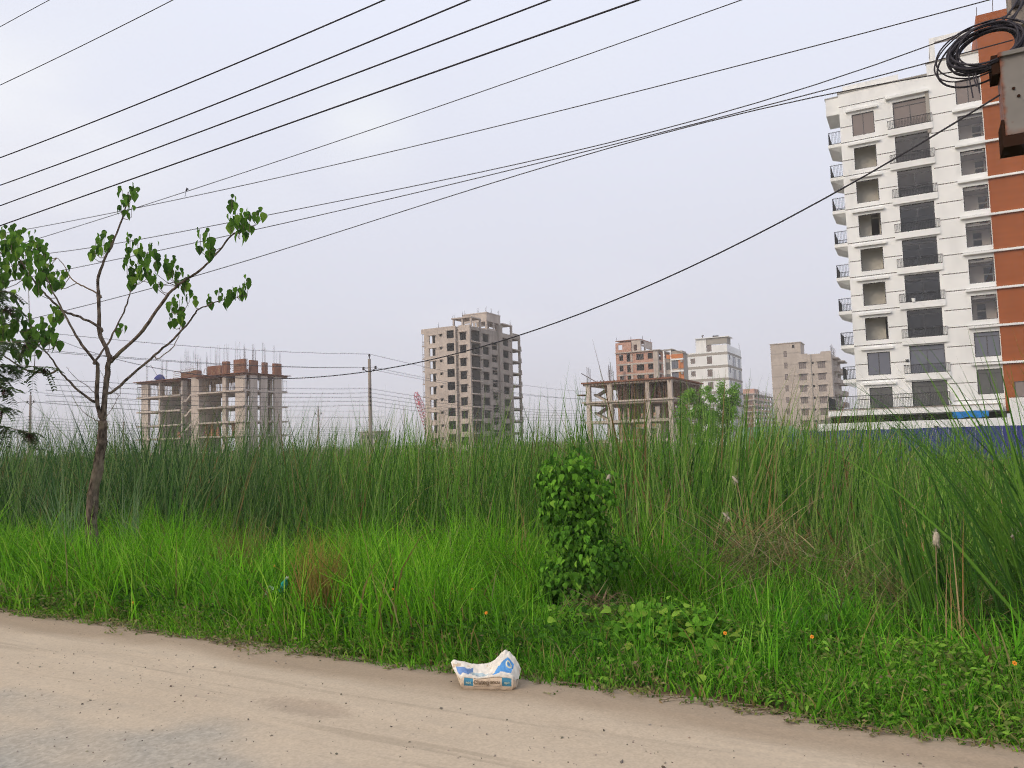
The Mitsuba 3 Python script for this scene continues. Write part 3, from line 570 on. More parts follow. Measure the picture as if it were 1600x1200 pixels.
def white_house():
    M = shift(street(np.array([58.3, 206., 0])))
    t = thing('white_house', 'white house with grey bands and a flat roofed penthouse, behind the leafy tree', 'building')
    Fh, Sh = [], []
    for k in range(7):
        o = -3.5 * k
        Fh += [(-5.6, -4.2, 21.1 + o, 23.1 + o), (-10.1, -8.85, 21.45 + o, 22.9 + o)]; Sh += [(5.7, 9.8, 20.6 + o, 23.25 + o), (12.8, 16.2, 20.6 + o, 23.25 + o), (1.6, 3.4, 22 + o, 23.4 + o)]
    Fh.append((-5.6, -4.2, 24.45, 26.3))
    m = MB()
    for g in polys(panel(-10.9, 0, -1, 24.4, Fh)): m.front(g, 0, .25)
    for g in polys(panel(-8.5, 0, 24.4, 26.1, Fh)): m.front(g, 0, .25)
    for g in polys(panel(-8.5, -5.6, 26.1, 28.1)): m.front(g, 0, .25)
    m.add('wall', 'white_paint', t, M=M)
    m = MB()
    for g in polys(panel(.25, 17.6, -1, 26.0, Sh)): m.side(g, 0, .25)
    for g in polys(panel(.25, 4.4, 26, 28.1)): m.side(g, 0, .25)
    m.add('wall', 'white_paint', t, M=M)
    MB().box(-10.9, -10.7, .25, 17.6, -1, 24.4).box(-10.7, -.25, 17.4, 17.6, -1, 26).add('wall', 'white_paint', t, M=M)
    MB().box(-5.6, .02, -.04, .25, 26.3, 28.1).add('fascia', 'grey_paint', t, M=M); MB().box(-.2, .03, .25, 4.3, 26.3, 28.1).add('fascia', 'grey_paint', t, M=M)
    MB().box(-8.6, .6, -.5, 5.0, 28.1, 28.3).add('penthouse_roof', 'white_paint', t, M=M)
    MB().box(-10.7, -.25, .25, 17.4, 24.0, 24.2).add('roof_slab', 'grey_paint', t, M=M)
    for k in range(7): MB().box(-10.95, .06, -.06, 17.65 if k == 99 else .2, 23.4 - 3.5 * k, 24.1 - 3.5 * k).add('grey_band', 'grey_paint', t, M=M); MB().box(-.2, .07, .2, 17.65, 23.5 - 3.5 * k, 24.1 - 3.5 * k).add('grey_band', 'grey_paint', t, M=M)
    for (x0, x1, z0, z1) in Fh: window(t, x0, x1, z0, z1, .1, M, 'brown_glass', (.5,))
    for (y0, y1, z0, z1) in Sh:
        k = MB().box(-.15, -.05, y0, y1, z0, z0 + .1).box(-.15, -.05, y0, y1, z1 - .1, z1).box(-.14, -.06, (y0 + y1) / 2 - .08, (y0 + y1) / 2 + .08, z0, z1).add('window', 'frame_metal', t, M=M)
        add('pane', (np.array([[-.1, y0, z0], [-.1, y1, z0], [-.1, y1, z1], [-.1, y0, z1]]), np.array([[0, 1, 2, 3]])), 'bluish_glass', k, M=M)
    MB().box(-10.5, -.5, 2.5, 2.7, -1, 24).add('interior_wall', 'dim_interior', t, M=M)
    m = MB().bar([-.3, 17, 26], [-.3, 17, 28], .05, 5).bar([-6.6, .4, 28.3], [-6.6, .4, 29], .12, 6).bar([-6.8, .4, 28.9], [-6.3, .3, 29.1], .2, 6); m.add('aerial', 'rebar_steel', t, M=M)
    MB().box(-3.8, -2.2, .2, .3, 28.4, 28.75).add('solar_panel', 'dark_metal', t, M=M)
white_house()
def hut():
    M = shift(street(np.array([-60., 300., 0])))
    t = thing('distant_house', 'small grey flat roofed house far off beyond the reeds, left of the tall pole', 'building')
    m = MB()
    for g in polys(panel(0, 8.5, -1, 6.9, [(1, 2.4, 4.4, 5.9), (3.6, 5, 4.4, 5.9), (6.2, 7.6, 4.4, 5.9)])): m.front(g, 0, .25)
    m.box(8.25, 8.5, .25, 8, -1, 6.9).box(0, .25, .25, 8, -1, 6.9).box(.25, 8.25, 7.75, 8, -1, 6.9); m.add('wall', 'grey_paint', t, M=M)
    MB().box(-.3, 8.8, -.3, 8.3, 6.9, 7.3).add('roof', 'plaster', t, M=M)
    for x in (1, 3.6, 6.2): window(t, x, x + 1.4, 4.4, 5.9, .1, M, 'tinted_glass')
hut()
def crane():
    t = thing('crane', 'red lattice crane boom showing beside the left edge of the unfinished tower', 'crane')
    top = street(np.array([-28.9, 232., 16.2])); foot = street(np.array([-24.5, 236., 1.5])); ax = (top - foot) / np.linalg.norm(top - foot)
    s = np.cross(ax, [0, 0, 1.]); s /= np.linalg.norm(s); w = np.cross(s, ax); m = MB(); n = 14
    c = [(1, 1), (1, -1), (-1, -1), (-1, 1)]; P = [[foot + (top - foot) * i / n + (s * a + w * b) * (.75 if i < n - 1 else .6) for a, b in c] for i in range(n + 1)]
    for i in range(n):
        for j in range(4): m.bar(P[i][j], P[i + 1][j], .09, 4); m.bar(P[i][j], P[i + 1][(j + 1) % 4], .055, 4); m.bar(P[i][j], P[i][(j + 1) % 4], .05, 4)
    m.add('boom', 'crane_red', t)
    m = MB()
    for j in range(4): m.bar(P[n][j], top + ax * 1.2 + s * .6 * (1 if j % 2 else -1) + w * .3, .12, 4); m.bar(P[n][j], P[n][(j + 2) % 4], .12, 4)
    m.add('boom_head', 'crane_red', t)
    h = top + ax * 1.0 - s * 1.6; MB().bar(h, h - [0, 0, 2.6], .05, 4).add('hoist_rope', 'thin_wire', t); MB().box(h[0] - .3, h[0] + .3, h[1] - .3, h[1] + .3, h[2] - 3.7, h[2] - 2.6).add('hook_block', 'crane_red', t)
    f = foot; MB().box(f[0] - 1.5, f[0] + 5, f[1] - 1.6, f[1] + 1.6, .3, 2.6).add('cab', 'crane_red', t)
    for d in (-2, 1.2): MB().box(f[0] - 2, f[0] + 4.5, f[1] + d, f[1] + d + .8, -1, .3).add('track', 'dark_metal', t)
crane()
def net_fence():
    t = thing('safety_net', 'pale green safety net hung on bamboo poles beyond the reeds, right of the leafy tree', 'net')
    c = street(np.array([25.0, 85., 0])); m = MB(); n = 14; X, Z = np.meshgrid(np.linspace(-.5, 8, n), np.linspace(-1, 2.4, 6), indexing='ij')
    P = np.stack([c[0] + X, c[1] + .25 * np.sin(X * 2.1 + Z), Z - .5 * (X > 6) * (Z > 1)], -1).reshape(-1, 3); i, j = np.meshgrid(np.arange(n - 1), np.arange(5), indexing='ij')
    m.put(P, np.concatenate([np.stack([i * 6 + j, (i + 1) * 6 + j, (i + 1) * 6 + j + 1], -1).reshape(-1, 3), np.stack([i * 6 + j, (i + 1) * 6 + j + 1, i * 6 + j + 1], -1).reshape(-1, 3)])); m.add('net', 'net_green', t)
    for x in (-.4, 2.4, 5.2, 7.9): MB().bar([c[0] + x, c[1] + .4, -1], [c[0] + x, c[1] + .4, 2.6], .05, 6).add('pole', 'bamboo', t)
net_fence()
# ------------------------------------------------------------------ power poles and wires
def catenary(f, x0, x1, y0, y1, n=60, lo=None, hi=None):
    x = np.linspace(x0, x1, n); xc = np.clip(x, -14.5 if lo is None else lo, 1e9 if hi is None else hi); e = .05
    z = f(xc) + (f(xc) - f(xc - e)) / e * (x - xc) * .55 if lo is None else f(x)
    return np.stack([x, y0 + (y1 - y0) * (x - x0) / (x1 - x0), z], 1)
YP = 7.6
def near_wires():
    P = np.polyval
    W = [('cable', .0075, [-.00383, -.07519, 9.17937], 'topmost thin wire crossing only the upper left corner of the sky'),
         ('cable', .0085, [.00307, .11022, 9.30187], 'second wire from the top left, alone in the sky above the thick cables'),
         ('cable', .0125, [.00255, .0849, 7.677], 'uppermost of the four thick parallel cables at upper left'),
         ('cable', .0125, [.00243, .0874, 7.2257], 'second from the top of the four thick parallel cables'),
         ('cable', .0125, [.00052, .0517, 6.7286], 'third from the top of the four thick parallel cables'),
         ('cable', .0135, [-.00004, .0421, 6.3383], 'lowest and darkest of the four thick parallel cables'),
         ('wire', .0068, [.00158, .07364, 6.00744], 'thin wire just below the thick cables, with a small knot of string on it'),
         ('wire', .0065, [.00236, .01224, 5.26322], 'thin wire leaving the top edge of the view just left of the cable coil'),
         ('wire', .0065, [8.316e-05, .002552, .03, .137, 4.963], 'thin wire running to the top of the cable coil'),
         ('wire', .0065, [-1.031e-06, 2.165e-05, .002895, .04425, 4.834], 'thin wire running through the middle of the cable coil'),
         ('wire', .0068, [-6.216e-05, -.002406, -.0295, -.05312, 4.738], 'thin wire running to the foot of the cable coil, crossing the two wires above it')]
    for nm, r, c, lab in W:
        pts = catenary(lambda x: P(c, x), -46, .86, YP, YP, 90)
        tag(add(nm if nm != 'cable' else 'overhead_cable', MB().tube(pts, r * .86, 6).mesh(), 'cable_black' if r > .01 else 'thin_wire', smooth=True) if nm == 'cable' else add('overhead_wire', MB().tube(pts, r * .86, 6).mesh(), 'thin_wire', smooth=True), lab, 'wire', 'wires along the road')
    a, b = street(np.array([3.99, 6.43, 0])), street(np.array([-16.6, 28, 0])); L = np.linalg.norm(b - a); s = np.linspace(-.75, 31, 80)
    z = np.polyval([7.113e-06, -.0006768, .02744, -.3533, 4.285], s); p = a + (b - a) * s[:, None] / L; p[:, 2] = z
    tag(add('overhead_wire', MB().tube(p, .0085, 6).mesh(), 'cable_black', smooth=True), 'lone sagging cable that crosses the whole view from the rusty box down to the left', 'wire', 'wires along the road')
    k = thing('string_knot', 'scrap of string tied round a thin wire above the young tree', 'string')
    c = [.00158, .07364, 6.00744]; x = -9.4; z = P(c, x); MB().tube([(x, YP - .05, z - .02), (x + .02, YP - .05, z + .02), (x + .03, YP - .04, z)], .012, 5).tube([(x, YP - .05, z), (x - .01, YP - .05, z - .06), (x - .03, YP - .05, z - .1)], .004, 4).add('knot', 'cable_black', k)
near_wires()
def near_pole():
    t = thing('utility_pole', 'square concrete utility pole cut off by the right edge of the view', 'pole')
    MB().box(.985, 1.26, YP + .14, YP + .42, -.4, 9.8).add('shaft', 'old_concrete', t); MB().box(.845, 1.5, YP + .02, YP + .138, 5.0, 5.32).add('crossarm', 'old_concrete', t)
    for z in (5.2, 5.9, 6.37, 6.77, 7.3, 7.74, 9.2):
        MB().tube([(.9, YP, z - .05), (.9, YP, z + .05)], [.035, .03], 10).bar([.9, YP + .02, z], [1.0, YP + .16, z], .012, 5).add('insulator', 'porcelain', t)
    k = thing('junction_box', 'weathered grey steel box with rusty edges under the coil of cable', 'box')
    m = MB().box(.722, 1.5, YP - .30, YP - .02, 3.965, 4.62); m.add('body', 'rusty_steel', k)
    MB().box(.71, 1.52, YP - .33, YP - .01, 4.62, 4.655).add('lid', 'rusty_steel', k)
    MB().box(.70, 1.5, YP - .30, YP, 3.87, 3.962).box(.70, .719, YP - .3, YP, 3.962, 4.1).add('bottom_flange', 'rust_dark', k)
    MB().box(.665, .72, YP - .28, YP - .02, 4.50, 4.66).add('bracket', 'rust_dark', k)
    for x, z in ((.80, 4.34), (.83, 4.27)): MB().tube([(x, YP - .312, z), (x, YP - .30, z)], .012, 8).add('rivet', 'rust_dark', k)
    c = thing('cable_coil', 'tangled coil of black cable hanging from the pole above the rusty box', 'cable'); q = np.random.default_rng(6)
    for i in range(18):
        big = i < 3; r = q.uniform(.222, .262) if not big else q.uniform(.30, .335); cx = .635 + q.normal(0, .014) - (.06 if big else 0) + (.04 if i > 14 else 0); cz = 4.765 + q.normal(0, .012)
        g = np.linspace(0, 2 * np.pi, 49)[:-1] + q.uniform(0, 6); wob = 1 + .035 * np.sin(2 * g + q.uniform(0, 6)) + .02 * np.sin(3 * g + q.uniform(0, 6))
        P = np.stack([cx + r * wob * np.cos(g), YP - .2 + q.normal(0, .035) + .05 * np.cos(g + q.uniform(0, 6)), cz + .70 * r * wob * np.sin(g) + .13 * r * np.cos(g)], 1); P = np.vstack([P, P[:2]])
        MB().tube(P, q.uniform(.006, .0095), 6, caps=False).add('cable_loop', 'cable_black', c, smooth=True)
    for dx in (.0, .02, -.03):
        g = np.linspace(0, 1, 12)[:, None]; P = np.array([.53 + dx, YP - .25, 4.56]) + g * np.array([.02, 0, -.12 - abs(dx) * 3]); MB().tube(P, .006, 5).add('cable_tail', 'cable_black', c)
    g = np.linspace(0, 1, 20)
    for a, b in (((.58, 4.91), (.97, 5.3)), ((.66, 4.93), (.99, 5.22)), ((.76, 4.93), (1.0, 5.35))):
        MB().tube(np.stack([a[0] + (b[0] - a[0]) * g, YP - .2 + .18 * g, a[1] + (b[1] - a[1]) * g ** 2], 1), .009, 6).add('cable_tail', 'cable_black', c)
near_pole()
def far_pole(P, top, label, arms, lv, arm_z=1.35, r=.17):
    x, y = street(np.array([P[0], P[1], 0]))[:2]; t = thing('utility_pole', label, 'pole')
    MB().tube([(x, y, -1), (x, y, top - .5)], [r * 1.35, r * .8], 10).add('shaft', 'old_concrete', t, smooth=40)
    MB().tube([(x, y, top - .5), (x, y, top)], [.05, .04], 6).tube([(x, y, top - .25), (x, y, top)], [.12, .08], 8).add('insulator', 'porcelain', t)
    for s in (-1, 1)[:arms]:
        MB().bar([x, y, top - arm_z - .5], [x + s * .75, y, top - arm_z - .1], .045, 5).tube([(x + s * .75, y, top - arm_z - .2), (x + s * .75, y, top - arm_z + .12)], [.12, .1], 8).add('side_arm', 'porcelain', t)
    for i in range(lv): z = top - 3.45 - .4 * i; MB().bar([x, y - .1, z], [x + .3, y - .3, z], .03, 4).tube([(x + .3, y - .3, z - .1), (x + .3, y - .3, z + .1)], [.08, .08], 8).add('insulator', 'porcelain', t)
    return np.array([x, y, top])
PM = far_pole((-13.93, 75), 10.6, 'tall concrete utility pole rising above the reeds in mid view, left of the unfinished tower', 2, 5)
PL = far_pole((-66.03, 105), 10.4, 'concrete utility pole far left, seen below the young tree leaves', 2, 5)
far_pole((-167.6, 260), 9.8, 'tiny distant pole at the far left edge of the reeds', 1, 3)
far_pole((-86.2, 170), 9.1, 'small dark distant pole between the young tree trunk and the left concrete frame', 0, 0)
far_pole((-38.0, 150), 9.6, 'small distant pole just right of the left concrete frame', 2, 4)
far_pole((-46.8, 330), 18.1, 'faint far off pole between the tall pole and the red crane', 0, 0)
PR = street(np.array([14., 128., 0])) + [0, 0, 9.4]; PW = street(np.array([-34., 56., 0])) + [0, 0, 10.6]; PLL = street(np.array([-150., 118., 0])) + [0, 0, 10.4]; PLR = street(np.array([-30, 176., 0])) + [0, 0, 9.5]
def span(a, b, sag, r, lab, grp, n=24):
    g = np.linspace(0, 1, n)[:, None]; p = a + (b - a) * g; p[:, 2] -= 4 * sag * (g * (1 - g))[:, 0]
    tag(add('overhead_wire', MB().tube(p, r, 4).mesh(), 'thin_wire'), lab, 'wire', grp)
ordn = ['topmost', 'second', 'third', 'fourth', 'fifth', 'sixth', 'seventh', 'lowest']
for i, (dx, dz) in enumerate([(0, 0), (-.75, -1.3), (.75, -1.4), (.3, -3.45), (.3, -3.85), (.3, -4.25), (.3, -4.65), (.3, -5.05)]):
    o = np.array([dx, -.3 if i > 2 else 0, dz])
    span(PM + o, PW + o, .25 if i > 2 else .35, .017, ordn[i] + ' of eight far wires running left from the tall pole in mid view', 'far wires left of the tall pole')
    span(PM + o, PR + o * [1, 1, .9], .7, .017, ordn[i] + ' of eight far wires running right from the tall pole behind the unfinished tower', 'far wires right of the tall pole')
for i, (dx, dz) in enumerate([(0, 0), (-.75, -1.3), (.75, -1.4), (.3, -3.45), (.3, -3.85), (.3, -4.25), (.3, -4.65), (.3, -5.05)]):
    o = np.array([dx, -.3 if i > 2 else 0, dz])
    span(PL + o, PLR + o, .9, .02, ordn[i] + ' of eight low wires running right from the far left pole', 'low wires right of the far left pole')
    span(PL + o, PLL + o, .8, .02, ordn[i] + ' of eight low wires running left from the far left pole', 'low wires left of the far left pole')

# ------------------------------------------------------------------ leaves and blades
def unit(v): return v / (np.linalg.norm(v, axis=-1, keepdims=True) + 1e-12)
def scatter(tv, tf, pos, t, n, s, col):      # copies of a template whose axes are (across, along, up)
    t = unit(t); w = unit(np.cross(t, n)); n = np.cross(w, t); s = np.broadcast_to(np.asarray(s, float).reshape(len(s), -1), (len(pos), 3))
    q = tv[None] * s[:, None]
    v = pos[:, None] + q[..., :1] * w[:, None] + q[..., 1:2] * t[:, None] + q[..., 2:] * n[:, None]
    f = tf[None] + (np.arange(len(pos)) * len(tv))[:, None, None]
    return v.reshape(-1, 3), f.reshape(-1, 3), np.repeat(col, len(tv), 0)
def leaf_shape(outline, fold=.22, droop=.2): # outline: half widths along the midrib -> a folded, drooping leaf
    o = np.asarray(outline, float); y = o[:, 0]; h = o[:, 1]; z = -droop * y ** 2; n = len(y)
    mid = np.stack([0 * y, y, z], 1); L = np.stack([-h, y, z + h * fold], 1); Rr = np.stack([h, y, z + h * fold], 1)
    f = []
    for i in range(n - 1): f += [[i, i + 1, n + i + 1], [i, n + i + 1, n + i], [i, 2 * n + i + 1, i + 1], [i, 2 * n + i, 2 * n + i + 1]]
    return np.vstack([mid, L, Rr]), np.array([t for t in f])
TEAK = leaf_shape([(0, .03), (.12, .30), (.38, .40), (.68, .24), (1, 0)], .3, .25)
HEART = leaf_shape([(-.12, .22), (.06, .40), (.3, .40), (.62, .22), (1, 0)], .18, .3)
OVAL = leaf_shape([(0, .02), (.35, .22), (.7, .17), (1, 0)], .3, .35)
SMALL = leaf_shape([(0, .02), (.45, .26), (1, 0)], .3, .3)
def blades(x, y, z, h, w, az, lean, bend, col, segs=4, rng=R):
    """Curved tapering strips. lean: starting tilt from the vertical, bend: how far the tip turns over, both in radians."""
    n = len(x); t = np.linspace(0, 1, segs + 1); ang = lean[:, None] + bend[:, None] * t[None] ** 1.6
    d = np.stack([np.sin(ang) * np.cos(az)[:, None], np.sin(ang) * np.sin(az)[:, None], np.cos(ang)], -1)
    p = np.zeros((n, segs + 1, 3)); p[:, 1:] = np.cumsum((d[:, 1:] + d[:, :-1]) / 2, 1) * (h / segs)[:, None, None]
    p += np.stack([x, y, z], -1)[:, None]
    fa = rng.uniform(0, np.pi, n); side = np.stack([np.cos(fa), np.sin(fa), 0 * fa], -1)
    prof = np.array([.75, 1.0, .9, .62, .3, .04]) if segs == 5 else np.array([.8, 1., .75, .42, .03]) if segs == 4 else np.array([.85, 1., .6, .03])
    o = side[:, None] * (w[:, None] * prof[None])[..., None] * .5
    v = np.stack([p - o, p + o], 2).reshape(n, -1, 3); k = np.arange(segs) * 2
    f = np.concatenate([np.stack([k, k + 1, k + 3], 1), np.stack([k, k + 3, k + 2], 1)]); f = f[None] + (np.arange(n) * (segs + 1) * 2)[:, None, None]
    return v.reshape(-1, 3), f.reshape(-1, 3), np.repeat(col, (segs + 1) * 2, 0)
def join(parts):
    v, f, c, n = [], [], [], 0
    for a, b, k in parts: v.append(a); f.append(b + n); c.append(k); n += len(a)
    return (np.vstack(v), np.vstack(f)), np.vstack(c)
def pick(cols, n, jit=.12, rng=R, p=None):
    c = np.array(cols, float)[rng.choice(len(cols), n, p=p)]; return np.clip(c * rng.uniform(1 - jit, 1 + jit, (n, 1)) * rng.uniform(.94, 1.06, (n, 3)), 0, .9)
def nz(x, y, s, seed, o=3): return meshkit.fbm(np.stack([x * s, y * s, x * 0], -1), o, seed)

# ------------------------------------------------------------------ young tree at the left
TREE = [[[-5.78,10.6,0.29,0.095],[-5.8,10.6,0.73,0.09],[-5.78,10.6,1.07,0.085],[-5.72,10.6,1.42,0.08],[-5.67,10.6,1.77,0.075],[-5.66,10.6,2.06,0.07]],[[-5.66,10.6,2.06,0.062],[-5.64,10.62,2.48,0.057],[-5.6,10.64,2.92,0.052],[-5.64,10.66,3.03,0.047],[-5.77,10.68,3.35,0.042],[-5.79,10.7,3.79,0.037],[-5.82,10.72,4.02,0.032],[-5.75,10.74,4.32,0.027],[-5.62,10.75,4.61,0.022],[-5.48,10.75,4.99,0.017],[-5.41,10.75,5.33,0.012]],[[-5.73,10.68,3.34,0.03],[-5.99,10.6,3.51,0.0272],[-6.17,10.52,3.58,0.0245],[-6.34,10.44,3.77,0.0217],[-6.42,10.36,3.89,0.019],[-6.52,10.27,4.08,0.0163],[-6.63,10.19,4.28,0.0135],[-6.79,10.18,4.32,0.0107],[-6.92,10.18,4.41,0.008]],[[-5.76,10.7,3.82,0.02],[-6.07,10.83,3.99,0.0168],[-6.31,10.96,4.12,0.0135],[-6.5,11.09,4.35,0.0102],[-6.63,11.1,4.49,0.007]],[[-5.57,10.64,2.89,0.042],[-5.48,10.6,2.96,0.0392],[-5.14,10.56,3.24,0.0364],[-4.91,10.52,3.53,0.0335],[-4.7,10.47,3.77,0.0307],[-4.49,10.43,3.93,0.0279],[-4.28,10.39,4.04,0.0251],[-4.08,10.35,4.2,0.0223],[-3.91,10.31,4.36,0.0195],[-3.77,10.29,4.51,0.0166],[-3.65,10.29,4.58,0.0138],[-3.5,10.29,4.64,0.011]],[[-5.58,10.62,2.44,0.032],[-5.35,10.68,2.65,0.029],[-5.05,10.73,2.93,0.026],[-4.78,10.79,3.19,0.023],[-4.61,10.85,3.4,0.02],[-4.46,10.9,3.63,0.017],[-4.34,10.96,3.7,0.014],[-4.13,10.97,3.77,0.011],[-3.79,10.97,3.82,0.008]],[[-4.97,10.73,2.91,0.012],[-4.78,10.82,3.1,0.01],[-4.73,10.9,3.32,0.008],[-4.73,10.93,3.6,0.006]],[[-5.66,10.6,2.06,0.05],[-5.72,10.56,2.32,0.0443],[-5.7,10.53,2.82,0.0386],[-5.7,10.49,2.85,0.0329],[-5.89,10.45,3.12,0.0271],[-6.1,10.41,3.52,0.0214],[-6.25,10.4,3.83,0.0157],[-6.44,10.4,4.21,0.01]],[[-5.74,10.49,2.84,0.025],[-5.65,10.62,3.07,0.0216],[-5.55,10.75,3.41,0.0182],[-5.47,10.88,3.78,0.0148],[-5.48,10.99,4.15,0.0114],[-5.46,10.99,4.34,0.008]],[[-5.77,10.56,2.32,0.028],[-5.94,10.4,2.52,0.024],[-6.02,10.25,2.68,0.02],[-6.08,10.09,2.88,0.016],[-6.15,9.96,3.08,0.012],[-6.29,9.96,3.34,0.008]],[[-6.2,10.25,2.7,0.02],[-6.43,10.17,2.73,0.0174],[-6.6,10.09,2.86,0.0148],[-6.77,10.02,3.0,0.0122],[-6.9,9.95,3.06,0.0096],[-7.03,9.95,3.11,0.007]],[[-6.09,10.45,2.8,0.004],[-5.98,10.49,2.65,0.0057],[-5.85,10.54,2.54,0.0073],[-5.72,10.55,2.4,0.009]],[[-6.09,10.6,2.4,0.004],[-5.96,10.56,2.24,0.0057],[-5.8,10.51,2.12,0.0073],[-5.63,10.5,2.03,0.009]],[[-5.7,10.6,2.76,0.004],[-5.67,10.69,2.59,0.0047],[-5.6,10.77,2.47,0.0053],[-5.54,10.8,2.41,0.006]],[[-5.41,10.6,2.56,0.004],[-5.41,10.51,2.36,0.0057],[-5.49,10.43,2.15,0.0073],[-5.54,10.4,2.07,0.009]],[[-5.65,10.74,4.41,0.006],[-5.73,10.8,4.52,0.0055],[-5.75,10.84,4.65,0.005]],[[-4.77,10.47,3.84,0.007],[-4.68,10.34,3.9,0.0063],[-4.66,10.21,4.05,0.0057],[-4.6,10.17,4.22,0.005]],[[-4.16,10.35,4.32,0.006],[-4.13,10.15,4.34,0.0055],[-4.13,10.05,4.47,0.005]],[[-4.34,10.96,3.6,0.006],[-4.51,11.15,3.78,0.0055],[-4.65,11.26,4.04,0.005]],[[-5.28,10.88,3.67,0.006],[-5.55,11.33,4.0,0.005]],[[-3.81,10.29,4.66,0.007],[-3.76,10.06,4.79,0.006],[-3.73,9.94,4.98,0.005]]]
SHOOTS = [[-5.62,10.99,5.49,0.18],[-5.23,10.44,5.36,0.31],[-5.31,10.8,5.42,0.18],[-5.47,10.68,5.18,0.2],[-5.34,10.7,5.14,0.21],[-5.88,10.77,4.74,0.31],[-5.65,10.56,4.73,0.39],[-5.64,10.72,4.71,0.23],[-5.83,10.64,4.52,0.18],[-5.7,11.39,4.92,0.37],[-5.4,11.02,4.76,0.43],[-5.52,10.95,4.49,0.32],[-5.46,10.96,4.26,0.32],[-5.21,10.91,4.63,0.56],[-4.69,10.04,4.4,0.45],[-5.3,10.94,4.39,0.32],[-4.97,10.53,4.15,0.18],[-5.44,10.96,4.4,0.41],[-4.62,10.28,4.27,0.32],[-4.52,10.19,4.23,0.34],[-4.84,10.47,3.97,0.1],[-4.99,11.45,4.4,0.33],[-4.48,10.5,4.08,0.26],[-4.67,11.09,3.98,0.2],[-4.55,10.94,3.83,0.12],[-4.89,10.99,3.87,0.27],[-4.85,11.16,3.9,0.3],[-4.8,10.82,3.6,0.23],[-4.68,10.82,3.6,0.21],[-4.14,10.17,4.6,0.34],[-3.93,9.94,4.53,0.29],[-3.99,10.11,4.37,0.19],[-3.67,10.05,5.02,0.23],[-3.72,10.13,4.8,0.25],[-3.6,10.07,4.82,0.25],[-3.55,10.14,4.8,0.24],[-3.32,9.72,4.7,0.32],[-3.34,10.06,4.8,0.18],[-3.32,10.17,4.85,0.17],[-3.58,10.09,4.54,0.14],[-3.57,10.32,4.59,0.1],[-4.34,11.05,3.87,0.17],[-4.18,10.92,3.93,0.18],[-4.03,10.84,3.82,0.18],[-4.03,10.97,3.95,0.2],[-3.93,10.96,3.96,0.14],[-3.92,11.14,4.06,0.28],[-3.82,11.06,4.14,0.23],[-5.49,10.77,3.42,0.1],[-6.87,10.31,4.77,0.43],[-6.66,10.16,4.74,0.4],[-6.48,10.07,4.64,0.46],[-7.04,11.17,4.95,0.44],[-6.96,11.17,4.83,0.47],[-6.79,11.06,4.75,0.46],[-6.7,10.09,4.35,0.46],[-6.62,10.21,4.34,0.38],[-6.27,9.89,4.16,0.41],[-6.42,10.35,4.24,0.3],[-6.37,10.46,4.35,0.44],[-6.46,10.76,4.24,0.31],[-6.51,10.97,4.24,0.23],[-6.72,10.06,4.09,0.29],[-6.46,11.05,4.36,0.17],[-6.23,10.03,3.9,0.18],[-6.62,10.07,4.52,0.42],[-6.97,10.27,4.63,0.56],[-6.59,10.32,4.5,0.43],[-6.51,10.01,3.82,0.17],[-6.39,9.89,3.53,0.33],[-6.35,9.99,3.47,0.33],[-6.46,9.88,3.45,0.41],[-6.76,10.14,3.55,0.46],[-6.09,9.82,3.39,0.37],[-6.12,10.0,3.38,0.38],[-6.26,9.89,3.2,0.33],[-6.53,10.19,3.07,0.25],[-6.27,10.44,3.67,0.26],[-6.22,10.48,3.65,0.19],[-5.87,9.75,3.29,0.24],[-6.15,10.16,3.19,0.17],[-5.99,10.05,3.21,0.17],[-6.31,10.11,3.1,0.21],[-6.55,10.09,3.15,0.29],[-6.78,9.99,3.39,0.33],[-6.25,9.94,3.37,0.37]]
